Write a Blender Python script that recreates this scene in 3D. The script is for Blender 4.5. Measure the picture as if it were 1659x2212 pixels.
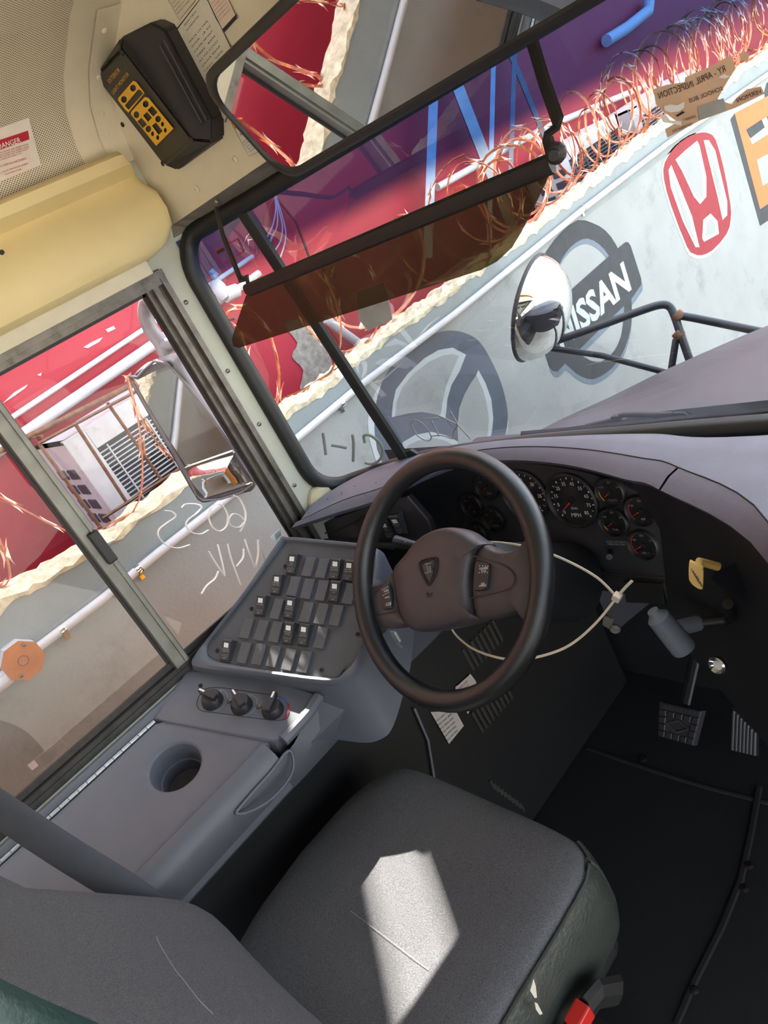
import bpy, bmesh, math, random
from mathutils import Vector as V, Matrix, noise
from mathutils.geometry import tessellate_polygon
random.seed(7)
for o in list(bpy.data.objects): bpy.data.objects.remove(o)
SC = bpy.context.scene
COL = SC.collection
# ---------------------------------------------------------------- camera
FPX, CX, CY = 1600.0, 829.5, 1106.0
YAW, PITCH, ROLL = math.radians(57.0806), math.radians(22.4579), math.radians(-28.5258)
EYE = V((0, 0, 1.6))
cf = V((-math.sin(YAW)*math.cos(PITCH), math.cos(YAW)*math.cos(PITCH), -math.sin(PITCH)))
cr_ = cf.cross(V((0, 0, 1))).normalized(); cu_ = cr_.cross(cf)
CR = cr_*math.cos(ROLL) + cu_*math.sin(ROLL); CU = -cr_*math.sin(ROLL) + cu_*math.cos(ROLL)
cam_d = bpy.data.cameras.new('camera'); cam = bpy.data.objects.new('camera', cam_d); COL.objects.link(cam)
cam_d.sensor_fit = 'VERTICAL'; cam_d.sensor_height = 36; cam_d.sensor_width = 27
cam_d.lens = FPX*36/2212; cam_d.clip_start = 0.02; cam_d.clip_end = 300
cam.matrix_world = Matrix(((CR.x, CU.x, -cf.x, EYE.x), (CR.y, CU.y, -cf.y, EYE.y), (CR.z, CU.z, -cf.z, EYE.z), (0, 0, 0, 1)))
SC.camera = cam
# ---------------------------------------------------------------- world, sun, exposure
SUN_DIR = V((1, -0.62, -1.42)).normalized()
w = bpy.data.worlds.new('world'); SC.world = w; w.use_nodes = True
nt = w.node_tree; nt.nodes.clear()
sky = nt.nodes.new('ShaderNodeTexSky'); sky.sky_type = 'NISHITA'; sky.sun_disc = False
sky.sun_elevation = math.asin(-SUN_DIR.z); sky.sun_rotation = math.atan2(-SUN_DIR.x, -SUN_DIR.y)
sky.air_density = 1.0; sky.dust_density = 2.0; sky.ozone_density = 1.0
bg = nt.nodes.new('ShaderNodeBackground'); bg.inputs[1].default_value = 0.6
wo = nt.nodes.new('ShaderNodeOutputWorld'); hs = nt.nodes.new('ShaderNodeHueSaturation'); hs.inputs['Saturation'].default_value = 0.52; nt.links.new(sky.outputs[0], hs.inputs['Color']); nt.links.new(hs.outputs[0], bg.inputs[0]); nt.links.new(bg.outputs[0], wo.inputs[0])
sd = bpy.data.lights.new('sun', 'SUN'); sd.energy = 15.0; sd.angle = math.radians(0.53); sd.color = (1, 0.95, 0.87)
sun = bpy.data.objects.new('sun', sd); COL.objects.link(sun); sun.location = (-20, 12, 30)
sun.rotation_euler = SUN_DIR.to_track_quat('-Z', 'Y').to_euler()
vs = SC.view_settings; vs.view_transform = 'Standard'; vs.look = 'None'; vs.gamma = 1.0; vs.use_curve_mapping = False
vs.exposure = 1.14
# ---------------------------------------------------------------- photo pixel -> point on a surface
def ray(p): return (cf + CR*((p[0]-CX)/FPX) - CU*((p[1]-CY)/FPX)).normalized()
def onX(p, x): r = ray(p); return EYE + r*((x-EYE.x)/r.x)
def onY(p, y): r = ray(p); return EYE + r*((y-EYE.y)/r.y)
def onZ(p, z): r = ray(p); return EYE + r*((z-EYE.z)/r.z)
def onP(p, o, n): r = ray(p); return EYE + r*((V(o)-EYE).dot(n)/r.dot(n))
def plane(o, n):
    o = V(o); n = V(n).normalized()
    return lambda p, l=0.0: onP(p, o + n*l, n)
def planeX(x): return lambda p, l=0.0: onX(p, x+l)          # l lifts towards +X
def planeY(y): return lambda p, l=0.0: onY(p, y-l)          # l lifts towards -Y
def zm(x0, y0, s): return lambda x, y: (x0+x/s, y0+y/s)     # zoomed crop -> photo pixels
# ---------------------------------------------------------------- materials
def lin(c):
    return tuple((x/255/12.92 if x/255 <= 0.04045 else ((x/255+0.055)/1.055)**2.4) for x in c)
MATS = {}
def pm(name, rgb, rough=0.6, metal=0.0, var=0.06, vscale=30.0, bump=0.0, bscale=200.0, spec=0.5, coat=0.0, emit=None, dirt=None):
    if name in MATS: return MATS[name]
    m = bpy.data.materials.new(name); m.use_nodes = True; t = m.node_tree; N = t.nodes; L = t.links
    b = N['Principled BSDF']; c = lin(rgb)
    tc = N.new('ShaderNodeTexCoord')
    nz = N.new('ShaderNodeTexNoise'); nz.inputs['Scale'].default_value = vscale; nz.inputs['Detail'].default_value = 4
    L.new(tc.outputs['Object'], nz.inputs['Vector'])
    rp = N.new('ShaderNodeValToRGB'); rp.color_ramp.elements[0].position = 0.3; rp.color_ramp.elements[1].position = 0.7
    rp.color_ramp.elements[0].color = tuple(x*(1-var) for x in c)+(1,); rp.color_ramp.elements[1].color = tuple(min(1, x*(1+var)) for x in c)+(1,)
    L.new(nz.outputs['Fac'], rp.inputs[0]); out = rp.outputs[0]
    if dirt:
        col, sc, lo, hi = dirt
        n2 = N.new('ShaderNodeTexNoise'); n2.inputs['Scale'].default_value = sc; n2.inputs['Detail'].default_value = 8; n2.inputs['Roughness'].default_value = 0.65
        L.new(tc.outputs['Object'], n2.inputs['Vector'])
        mr = N.new('ShaderNodeMapRange'); mr.inputs[1].default_value = lo; mr.inputs[2].default_value = hi; L.new(n2.outputs['Fac'], mr.inputs[0])
        mx = N.new('ShaderNodeMixRGB'); L.new(mr.outputs[0], mx.inputs[0]); L.new(out, mx.inputs[1]); mx.inputs[2].default_value = lin(col)+(1,); out = mx.outputs[0]
    L.new(out, b.inputs['Base Color'])
    b.inputs['Roughness'].default_value = rough; b.inputs['Metallic'].default_value = metal
    b.inputs['Specular IOR Level'].default_value = spec; b.inputs['Coat Weight'].default_value = coat
    if bump:
        n3 = N.new('ShaderNodeTexNoise'); n3.inputs['Scale'].default_value = bscale; n3.inputs['Detail'].default_value = 3
        L.new(tc.outputs['Object'], n3.inputs['Vector'])
        bp = N.new('ShaderNodeBump'); bp.inputs['Strength'].default_value = bump; bp.inputs['Distance'].default_value = 0.002
        L.new(n3.outputs['Fac'], bp.inputs['Height']); L.new(bp.outputs[0], b.inputs['Normal'])
    MATS[name] = m; return m
def glass(name, tint, band=None, refl=1.0, rough=0.0, haze=None):
    m = bpy.data.materials.new(name); m.use_nodes = True; t = m.node_tree; N = t.nodes; L = t.links; N.clear()
    tr = N.new('ShaderNodeBsdfTransparent'); gl = N.new('ShaderNodeBsdfGlossy'); gl.inputs['Roughness'].default_value = rough
    fr = N.new('ShaderNodeFresnel'); fr.inputs[0].default_value = 1.45
    ml = N.new('ShaderNodeMath'); ml.operation = 'MULTIPLY'; ml.inputs[1].default_value = refl; L.new(fr.outputs[0], ml.inputs[0])
    mx = N.new('ShaderNodeMixShader'); o = N.new('ShaderNodeOutputMaterial')
    L.new(ml.outputs[0], mx.inputs[0]); L.new(tr.outputs[0], mx.inputs[1]); L.new(gl.outputs[0], mx.inputs[2]); L.new(mx.outputs[0], o.inputs[0])
    tr.inputs[0].default_value = tint+(1,)
    if haze:
        df = N.new('ShaderNodeBsdfDiffuse'); df.inputs[0].default_value = haze[1]+(1,); m2 = N.new('ShaderNodeMixShader'); m2.inputs[0].default_value = haze[0]
        L.new(tr.outputs[0], m2.inputs[1]); L.new(df.outputs[0], m2.inputs[2]); L.new(m2.outputs[0], mx.inputs[1])
    if band:
        z0, z1, bc = band
        g = N.new('ShaderNodeNewGeometry'); s = N.new('ShaderNodeSeparateXYZ'); L.new(g.outputs['Position'], s.inputs[0])
        mr = N.new('ShaderNodeMapRange'); mr.interpolation_type = 'SMOOTHSTEP'; mr.inputs[1].default_value = z0; mr.inputs[2].default_value = z1; L.new(s.outputs[2], mr.inputs[0])
        c = N.new('ShaderNodeMixRGB'); c.inputs[1].default_value = tint+(1,); c.inputs[2].default_value = bc+(1,); L.new(mr.outputs[0], c.inputs[0]); L.new(c.outputs[0], tr.inputs[0])
    MATS[name] = m; return m
def mirror_mat():
    m = bpy.data.materials.new('mirror_glass'); m.use_nodes = True; b = m.node_tree.nodes['Principled BSDF']
    b.inputs['Base Color'].default_value = (0.86, 0.87, 0.86, 1); b.inputs['Metallic'].default_value = 1; b.inputs['Roughness'].default_value = 0.01
    return m
MIRROR = mirror_mat()
GLASS = glass('window_glass', (0.93, 0.93, 0.92), None, 0.55)
WSGLASS = glass('windshield_glass', (0.93, 0.96, 0.95), (1.53, 1.578, (0.07, 0.17, 0.40)), 0.3)
SMOKE = glass('smoked_acrylic', (0.30, 0.27, 0.19), None, 0.2, 0.0, (0.10, (0.30, 0.20, 0.14)))
beige = pm('beige_enamel', (206, 194, 168), 0.45, bump=0.08, bscale=500, var=0.03)
tan = pm('tan_moulded_plastic', (214, 194, 142), 0.55, bump=0.15, bscale=900, var=0.03, vscale=8)
sage = pm('grey_green_enamel', (176, 176, 160), 0.45, bump=0.08, bscale=600, var=0.04, vscale=20)
header_grey = pm('header_underside', (120, 112, 100), 0.6, dirt=((60, 52, 45), 14, 0.5, 0.75))
rubber = pm('black_rubber', (22, 22, 22), 0.5, bump=0.05)
blackp = pm('black_plastic', (34, 33, 35), 0.42, bump=0.2, bscale=1400)
blackm = pm('black_powder_coat', (26, 25, 25), 0.5, bump=0.15, bscale=1200)
dashm = pm('charcoal_dash_vinyl', (104, 104, 116), 0.5, bump=0.35, bscale=1100, var=0.08, vscale=18)
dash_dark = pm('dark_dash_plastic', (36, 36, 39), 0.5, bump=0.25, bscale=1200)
consolem = pm('slate_console_plastic', (90, 92, 100), 0.45, bump=0.25, bscale=1500, var=0.05, vscale=14)
platem = pm('switch_plate_plastic', (72, 73, 78), 0.5, bump=0.25, bscale=1600)
blankm = pm('blank_plug_plastic', (76, 76, 79), 0.5, bump=0.2, bscale=1800)
rockm = pm('rocker_plastic', (46, 46, 48), 0.45, bump=0.15, bscale=1500)
fabric = pm('grey_seat_fabric', (92, 92, 94), 0.92, bump=1.0, bscale=700, var=0.34, vscale=520, spec=0.2)
vinyl = pm('dark_green_vinyl', (50, 54, 49), 0.45, bump=0.6, bscale=160, var=0.15, vscale=25)
teal = pm('teal_vinyl', (34, 56, 51), 0.42, bump=0.5, bscale=140, var=0.2, vscale=20)
leather = pm('black_wheel_leather', (30, 29, 30), 0.27, bump=0.25, bscale=900)
hubm = pm('wheel_hub_plastic', (62, 56, 58), 0.36, bump=0.3, bscale=1300)
alum = pm('dull_aluminium', (106, 101, 95), 0.45, 0.7, var=0.15, vscale=40, dirt=((60, 55, 50), 30, 0.5, 0.8))
steel = pm('galvanised_steel', (176, 180, 182), 0.4, 0.6, var=0.12, vscale=20)
chrome = pm('chrome', (210, 210, 208), 0.12, 1.0, var=0.02)
screwm = pm('screw_metal', (120, 116, 108), 0.35, 0.9)
white = pm('white_print', (225, 225, 220), 0.6, var=0.02)
greyprint = pm('grey_print', (150, 150, 150), 0.6, var=0.05)
paper = pm('pale_label_paper', (196, 188, 170), 0.7, var=0.05)
inkm = pm('black_ink', (40, 36, 34), 0.7)
redink = pm('red_ink', (168, 30, 42), 0.7, var=0.04)
yellow = pm('yellow_print', (226, 170, 34), 0.6, var=0.04)
orange_needle = pm('orange_needle', (235, 62, 34), 0.5)
dialm = pm('gauge_dial', (48, 47, 50), 0.6)
floorm = pm('black_rubber_floor', (26, 26, 25), 0.7, bump=0.4, bscale=300, dirt=((60, 55, 45), 60, 0.66, 0.8))
busyellow = pm('bus_yellow_paint', (236, 158, 40), 0.4, var=0.04)
hoodm = pm('matt_black_hood_paint', (60, 60, 70), 0.5, var=0.1, vscale=9, dirt=((150, 148, 150), 120, 0.74, 0.8))
wallm = pm('grey_wall_paint', (148, 149, 145), 0.75, bump=0.5, bscale=90, var=0.05, vscale=6, dirt=((118, 120, 118), 5, 0.55, 0.8))
stripm = pm('grey_green_wall_band', (134, 140, 138), 0.75, bump=0.6, bscale=70, var=0.06, vscale=8)
concrete = pm('raw_broken_concrete', (214, 200, 170), 0.9, bump=1.0, bscale=60, var=0.25, vscale=45)
redm = pm('red_wall_paint', (168, 30, 48), 0.55, bump=0.25, bscale=40, var=0.06, vscale=4)
barec = pm('bare_concrete_patch', (150, 142, 130), 0.9, bump=1.0, bscale=50, var=0.3, vscale=40)
whitepipe = pm('white_pvc', (196, 193, 193), 0.4, var=0.04, dirt=((150, 120, 115), 60, 0.64, 0.72))
copper = pm('copper_wire', (206, 126, 90), 0.3, 0.6, var=0.3, vscale=60)
coppercover = pm('copper_cover_plate', (186, 112, 52), 0.5, 0.35, var=0.1, vscale=30)
acwhite = pm('ac_white_enamel', (196, 193, 193), 0.45, var=0.05, dirt=((160, 140, 130), 12, 0.6, 0.8))
acdark = pm('ac_dark_coil', (70, 70, 76), 0.5, var=0.3, vscale=300)
rust = pm('rusty_iron', (120, 84, 62), 0.7, 0.3, var=0.3, vscale=60)
logo_dark = pm('charcoal_wall_paint', (56, 58, 59), 0.8, var=0.12, vscale=20)
logo_slate = pm('slate_blue_wall_paint', (82, 88, 98), 0.8, var=0.1, vscale=12)
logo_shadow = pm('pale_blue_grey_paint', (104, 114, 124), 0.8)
logo_white = pm('white_wall_paint', (178, 182, 180), 0.8, var=0.02)
logo_red = pm('brick_red_wall_paint', (140, 40, 46), 0.8)
logo_orange = pm('orange_wall_paint', (200, 112, 62), 0.8)
pipegrey = pm('grey_tube_paint', (124, 120, 126), 0.45, 0.2, var=0.1)
tubeblack = pm('black_tube_paint', (44, 46, 50), 0.35, 0.2, dirt=((120, 90, 70), 60, 0.66, 0.75))
ground = pm('pale_concrete_ground', (190, 184, 172), 0.9, bump=0.4, bscale=20, var=0.1, vscale=3)
greyhandle = pm('grey_grip_rubber', (112, 116, 126), 0.5)
knobyellow = pm('yellow_knob_plastic', (226, 184, 108), 0.5)
ziptie = pm('natural_nylon', (206, 190, 166), 0.5)
chalk = pm('white_glass_marker', (236, 232, 228), 0.8)
greymark = pm('grey_glass_marker', (120, 122, 116), 0.8)
stickertan = pm('aged_sticker_paper', (196, 160, 132), 0.8, var=0.1, vscale=25)
stickergrey = pm('faded_sticker_paper', (150, 150, 146), 0.8, var=0.12)
redplastic = pm('red_buckle_plastic', (190, 34, 26), 0.4)
belt = pm('dark_grey_webbing', (58, 60, 66), 0.75, bump=0.4, bscale=900)
# ---------------------------------------------------------------- mesh helpers
class MB:
    def __init__(s): s.bm = bmesh.new()
    def box(s, a, b, rot=None, bevel=0.0, seg=2):
        a = V(a); b = V(b); c = (a+b)/2; d = b-a
        r = bmesh.ops.create_cube(s.bm, size=1.0); vs_ = r['verts']
        for v in vs_: v.co = V((v.co.x*abs(d.x), v.co.y*abs(d.y), v.co.z*abs(d.z)))
        if bevel: 
            es = list({e for v in vs_ for e in v.link_edges})
            rr = bmesh.ops.bevel(s.bm, geom=es, offset=bevel, segments=seg, affect='EDGES', profile=0.5)
            vs_ = list({v for f in rr['faces'] for v in f.verts} | {v for v in vs_ if v.is_valid})
        M = Matrix.Translation(c) @ (rot.to_4x4() if rot else Matrix.Identity(4))
        for v in vs_: v.co = M @ v.co
        return s
    def grid(s, rows, close_u=False, close_v=False):
        vv = [[s.bm.verts.new(p) for p in r] for r in rows]
        nr, nc = len(vv), len(vv[0])
        for i in range(nr if close_u else nr-1):
            for j in range(nc if close_v else nc-1):
                q = (vv[i][j], vv[i][(j+1) % nc], vv[(i+1) % nr][(j+1) % nc], vv[(i+1) % nr][j])
                if len(set(q)) == 4:
                    try: s.bm.faces.new(q)
                    except ValueError: pass
        return vv
    def poly(s, pts):
        try: s.bm.faces.new([s.bm.verts.new(p) for p in pts])
        except ValueError: pass
        return s
    def tube(s, pts, r, seg=8, closed=False, flat=None):
        pts = [V(p) for p in pts]; n = len(pts); rs = r if isinstance(r, (list, tuple)) else [r]*n
        T = []
        for i in range(n):
            a = pts[(i-1) % n] if (closed or i > 0) else pts[i]; b = pts[(i+1) % n] if (closed or i < n-1) else pts[i]
            T.append((b-a).normalized())
        u = T[0].orthogonal().normalized() if flat is None else (V(flat)-T[0]*V(flat).dot(T[0])).normalized()
        rows = []
        for i in range(n):
            if flat is None: u = (u - T[i]*u.dot(T[i])).normalized()
            else: u = (V(flat)-T[i]*V(flat).dot(T[i])).normalized()
            wv = T[i].cross(u)
            ra, rb = (rs[i] if isinstance(rs[i], (tuple, list)) else (rs[i], rs[i]))
            rows.append([pts[i] + u*ra*math.cos(2*math.pi*k/seg) + wv*rb*math.sin(2*math.pi*k/seg) for k in range(seg)])
        vv = s.grid(rows, closed, True)
        if not closed:
            for e, rev in ((vv[0], True), (vv[-1], False)):
                try: s.bm.faces.new(list(reversed(e)) if rev else e)
                except ValueError: pass
        return s
    def lathe(s, prof, o, ax, seg=24, up=None, cap=True):
        ax = V(ax).normalized(); u = (V(up)-ax*V(up).dot(ax)).normalized() if up else ax.orthogonal().normalized(); wv = ax.cross(u); o = V(o)
        rows = [[o + ax*h + (u*math.cos(2*math.pi*k/seg) + wv*math.sin(2*math.pi*k/seg))*r for k in range(seg)] for r, h in prof]
        vv = s.grid(rows, False, True)
        for e, (r, h) in ((vv[0], prof[0]), (vv[-1], prof[-1])):
            if r > 1e-5 and cap:
                try: s.bm.faces.new(e)
                except ValueError: pass
        return s
    def slab(s, loop, n, t, bevel=0.0, seg=2):
        n = V(n).normalized(); loop = [V(p) for p in loop]
        a = [s.bm.verts.new(p) for p in loop]; b = [s.bm.verts.new(p-n*t) for p in loop]
        f = s.bm.faces.new(a); s.bm.faces.new(list(reversed(b)))
        k = len(a)
        for i in range(k): s.bm.faces.new((a[(i+1) % k], a[i], b[i], b[(i+1) % k]))
        if bevel: bmesh.ops.bevel(s.bm, geom=list(f.edges), offset=bevel, segments=seg, affect='EDGES', profile=0.5)
        return s
    def dome(s, loop, n, levels):          # levels: (shrink towards centroid, height)
        n = V(n).normalized(); loop = [V(p) for p in loop]; c = sum(loop, V())/len(loop)
        rows = [[c + (p-c)*k + n*h for p in loop] for k, h in levels]
        vv = s.grid(rows, False, True)
        s.bm.faces.new(vv[-1]); s.bm.faces.new(list(reversed(vv[0])))
        return s
def cr(pts, n=6, closed=False):
    pts = [V(p) for p in pts]; out = []; k = len(pts)
    rng = range(k) if closed else range(k-1)
    for i in rng:
        p1, p2 = pts[i], pts[(i+1) % k]
        p0 = pts[i-1] if (closed or i > 0) else p1*2-p2
        p3 = pts[(i+2) % k] if (closed or i < k-2) else p2*2-p1
        for j in range(n):
            t = j/n
            out.append(0.5*((2*p1)+(p2-p0)*t+(2*p0-5*p1+4*p2-p3)*t*t+(3*p1-p0-3*p2+p3)*t**3))
    if not closed: out.append(pts[-1])
    return out
def cr2(pts, n=4, closed=True):
    return [(p.x, p.y) for p in cr([V((a, b, 0)) for a, b in pts], n, closed)]
def rrect(w_, h_, r, n=4):
    out = []
    for cx, cy, a0 in ((w_/2-r, h_/2-r, 0), (-w_/2+r, h_/2-r, 90), (-w_/2+r, -h_/2+r, 180), (w_/2-r, -h_/2+r, 270)):
        for k in range(n+1):
            a = math.radians(a0+90*k/n); out.append((cx+r*math.cos(a), cy+r*math.sin(a)))
    return out
def wloc(o):
    l = V((0, 0, 0))
    while o is not None: l += o.location; o = o.parent
    return l
def obj(name, mb, mat, parent=None, smooth=False, base=True):
    """mesh given in world coordinates; becomes a child of parent, or a top-level object with its origin at its base"""
    bm = mb.bm if isinstance(mb, MB) else mb
    bmesh.ops.recalc_face_normals(bm, faces=bm.faces)
    if parent is not None: off = wloc(parent)
    else:
        xs = [v.co.x for v in bm.verts]; ys = [v.co.y for v in bm.verts]; zs = [v.co.z for v in bm.verts]
        off = V(((min(xs)+max(xs))/2, (min(ys)+max(ys))/2, min(zs)))
    for v in bm.verts: v.co -= off
    me = bpy.data.meshes.new(name); bm.to_mesh(me); bm.free()
    me.materials.append(mat)
    if smooth:
        for p in me.polygons: p.use_smooth = True
        try: me.set_sharp_from_angle(angle=math.radians(40))
        except Exception: pass
    o = bpy.data.objects.new(name, me); COL.objects.link(o)
    if parent is not None: o.parent = parent
    else: o.location = off
    return o
def thing(name, label, cat, loc, group=None, kind=None):
    o = bpy.data.objects.new(name, None); COL.objects.link(o); o.location = loc; o.empty_display_size = 0.05
    return tag(o, label, cat, group, kind)
def tag(o, label=None, cat=None, group=None, kind=None):
    if label: o['label'] = label
    if cat: o['category'] = cat
    if group: o['group'] = group
    if kind: o['kind'] = kind
    return o
def struct(name, mb, mat, label=None, cat=None, smooth=False):
    return tag(obj(name, mb, mat, None, smooth), label, cat, None, 'structure')
def inst(name, me, M, parent, mat=None):
    """share mesh data: place mesh me with world matrix M under parent (parents are never rotated)"""
    o = bpy.data.objects.new(name, me); COL.objects.link(o); o.parent = parent
    o.matrix_local = Matrix.Translation(-wloc(parent)) @ M
    return o
def mesh_of(mb, mat, smooth=False):
    bm = mb.bm; bmesh.ops.recalc_face_normals(bm, faces=bm.faces)
    me = bpy.data.meshes.new('shared'); bm.to_mesh(me); bm.free(); me.materials.append(mat)
    if smooth:
        for p in me.polygons: p.use_smooth = True
        try: me.set_sharp_from_angle(angle=math.radians(40))
        except Exception: pass
    return me
def frame(o, x, z):
    """4x4 with x axis, z axis (normal) and origin"""
    z = V(z).normalized(); x = (V(x)-z*V(x).dot(z)).normalized(); y = z.cross(x)
    return Matrix(((x.x, y.x, z.x, o[0]), (x.y, y.y, z.y, o[1]), (x.z, y.z, z.z, o[2]), (0, 0, 0, 1)))
def decal_mb(mb, loops, surf, lift=0.001):
    tl = [[V((x, y, 0)) for x, y in lp] for lp in loops]
    tris = tessellate_polygon(tl); flat = [p for lp in loops for p in lp]
    vv = [mb.bm.verts.new(surf(p, lift)) for p in flat]
    for t in tris:
        try: mb.bm.faces.new([vv[i] for i in t])
        except ValueError: pass
    return mb
def decal(name, loops, surf, mat, parent=None, lift=0.001):
    if isinstance(loops[0][0], (int, float)): loops = [loops]
    return obj(name, decal_mb(MB(), loops, surf, lift), mat, parent)
_tc = {}
def text2d(s, bold=0.0):
    if s in _tc: return _tc[s]
    c = bpy.data.curves.new('t', 'FONT'); c.body = s; c.resolution_u = 2; c.offset = bold
    o = bpy.data.objects.new('t', c); COL.objects.link(o)
    dg = bpy.context.evaluated_depsgraph_get(); dg.update()
    me = bpy.data.meshes.new_from_object(o.evaluated_get(dg))
    r = ([tuple(v.co) for v in me.vertices], [tuple(p.vertices) for p in me.polygons])
    bpy.data.objects.remove(o); bpy.data.curves.remove(c); bpy.data.meshes.remove(me)
    xs = [v[0] for v in r[0]] or [0]; x0, x1 = min(xs), max(xs)
    r = ([((v[0]-x0)/max(1e-6, x1-x0), v[1]/0.73) for v in r[0]], r[1], (x1-x0)/0.73)
    _tc[s] = r; return r
def text_mb(mb, s, o, right, up, surf, lift=0.0015):
    """text whose baseline starts at photo pixel o, runs along pixel vector right (full width) with cap height vector up"""
    vs_, fs, asp = text2d(s)
    vv = [mb.bm.verts.new(surf((o[0]+right[0]*x+up[0]*y, o[1]+right[1]*x+up[1]*y), lift)) for x, y in vs_]
    for f in fs:
        try: mb.bm.faces.new([vv[i] for i in f])
        except ValueError: pass
    return mb
def text_local(mb, s, cx, cy, h, width=None, z=0.0, scale_to=None):
    vs_, fs, asp = text2d(s); wd = width if width else h*asp
    vv = [mb.bm.verts.new((cx-wd/2+wd*x, cy+h*(y-0.5), z)) for x, y in vs_]
    for f in fs:
        try: mb.bm.faces.new([vv[i] for i in f])
        except ValueError: pass
    return mb
def ngon_disc(cx, cy, rx, ry, n=20, a0=0):
    return [(cx+rx*math.cos(2*math.pi*k/n+a0), cy+ry*math.sin(2*math.pi*k/n+a0)) for k in range(n)]
# ================================================================ BUS SHELL
XL, XR, XC = -1.42, 0.94, -0.24
def mirx(p): return (2*XC-p[0],)+tuple(p[1:])
ROOF = [(-1.42, 1.82), (-1.408, 1.872), (-1.375, 1.918), (-1.315, 1.955), (-1.2, 1.995), (-1.0, 2.03), (-0.7, 2.055), (-0.24, 2.065)]
ROOF = ROOF + [mirx(p) for p in reversed(ROOF[:-1])]
YB = -5.2
b = MB(); b.box((XL-.04, YB, -.10), (XL, .80, .93)); b.box((XL-.04, YB, 1.628), (XL, .80, 1.86)); b.box((XL-.04, .80, 1.64), (XL-.001, .90, 1.86)); b.box((XL-.04, .727, .93), (XL, .80, 1.628))
b.box((XL-.04, -.62, .93), (XL, -.50, 1.628))
for k in range(1, 7): b.box((XL-.04, -.62-k*.72-.05, .93), (XL, -.62-k*.72+.05, 1.628))
b.box((XL-.04, YB, .93), (XL, YB+.1, 1.628))
struct('wall_left', b, sage, 'grey-green painted side wall of the bus around the windows', 'wall')
b = MB(); b.box((XR, YB, -.10), (XR+.04, -.05, .80)); b.box((XR, YB, 1.72), (XR+.04, .80, 1.86)); b.box((XR, .80, -.1), (XR+.04, .92, 1.86))
for k in range(0, 8): b.box((XR, -.1-k*.72-.04, .80), (XR+.04, -.1-k*.72+.04, 1.72))
struct('wall_right', b, sage, 'grey-green side wall opposite the driver with open window bays', 'wall')
b = MB(); b.box((XL, YB-.04, -.1), (XR, YB, .9)); b.box((XL, YB-.04, 1.6), (XR, YB, 2.06)); b.box((XL, YB-.04, .9), (XL+.35, YB, 1.6)); b.box((XR-.35, YB-.04, .9), (XR, YB, 1.6))
struct('wall_back', b, beige, 'beige rear wall of the bus with a wide window opening', 'wall')
b = MB(); b.box((XL, YB, -.06), (XR, 1.36, 0.0)); struct('floor', b, floorm, 'black rubber bus floor below the pedals', 'floor')
# ceiling: perforated beige steel, uv in metres along the arc
bm = bmesh.new(); uvl = bm.loops.layers.uv.new('UVMap'); arc = [0]
for a, c in zip(ROOF, ROOF[1:]): arc.append(arc[-1]+math.hypot(c[0]-a[0], c[1]-a[1]))
ys = [.80, .70, -1.2, -3.2, YB]
vg = [[bm.verts.new((x, y, z)) for x, z in ROOF] for y in ys]
for i in range(len(ys)-1):
    for j in range(len(ROOF)-1):
        f = bm.faces.new((vg[i][j], vg[i][j+1], vg[i+1][j+1], vg[i+1][j])); f.smooth = True
        for lp, (ii, jj) in zip(f.loops, ((i, j), (i, j+1), (i+1, j+1), (i+1, j))): lp[uvl].uv = (arc[jj], ys[ii])
perf = pm('perforated_beige_steel', (206, 194, 168), 0.5, var=0.03)
t = perf.node_tree; N = t.nodes; L = t.links; bs = N['Principled BSDF']; src = bs.inputs['Base Color'].links[0].from_socket
uvn = N.new('ShaderNodeUVMap'); uvn.uv_map = 'UVMap'; sx = N.new('ShaderNodeSeparateXYZ'); L.new(uvn.outputs[0], sx.inputs[0])
def mth(op, a, bb=None):
    n = N.new('ShaderNodeMath'); n.operation = op
    for i, q in enumerate((a, bb)):
        if q is None: continue
        if isinstance(q, (int, float)): n.inputs[i].default_value = q
        else: L.new(q, n.inputs[i])
    return n.outputs[0]
P = 0.0047
def dots(ou, ov):
    fu = mth('SUBTRACT', mth('FRACT', mth('ADD', mth('DIVIDE', sx.outputs[0], P), 50+ou)), .5)
    fv = mth('SUBTRACT', mth('FRACT', mth('ADD', mth('DIVIDE', sx.outputs[1], P*1.2), 5000+ov)), .5)
    return mth('LESS_THAN', mth('ADD', mth('MULTIPLY', fu, fu), mth('MULTIPLY', fv, fv)), .045)
dd = mth('MAXIMUM', dots(0, 0), dots(.5, .5))
dd = mth('MULTIPLY', dd, mth('LESS_THAN', sx.outputs[1], .705))
mx = N.new('ShaderNodeMixRGB'); L.new(dd, mx.inputs[0]); L.new(src, mx.inputs[1]); mx.inputs[2].default_value = lin((70, 60, 48))+(1,); L.new(mx.outputs[0], bs.inputs['Base Color'])
me = bpy.data.meshes.new('ceiling'); bm.to_mesh(me); bm.free(); me.materials.append(perf)
ceil = bpy.data.objects.new('ceiling', me); COL.objects.link(ceil); tag(ceil, 'perforated beige steel ceiling panel curving down to the windows', 'ceiling', None, 'structure')
b = MB(); up = [(x, z) for x, z in ROOF]
b.grid([[V((x+(x-XC)*.03, y, z+.07)) for x, z in ROOF] for y in (.92, YB)])
struct('roof_skin', b, busyellow, 'yellow outer roof skin of the bus', 'roof')
b = MB(); loop = [V((x, .80, z)) for x, z in ROOF]; loop = [V((XL, .80, 1.686))]+loop+[V((XR, .80, 1.686))]
b.slab(loop, (0, -1, 0), .05, 0.0)
wf = struct('wall_front', b, beige, 'beige steel header panel above the windshield', 'wall')
b = MB(); b.box((XL-.006, YB, -.75), (XL-.045, .80, .925)) if False else b.box((XL-.052, YB, -.75), (XL-.042, .80, .925)); b.box((XL-.052, YB, 1.68), (XL-.042, .8, 1.9))
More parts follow.
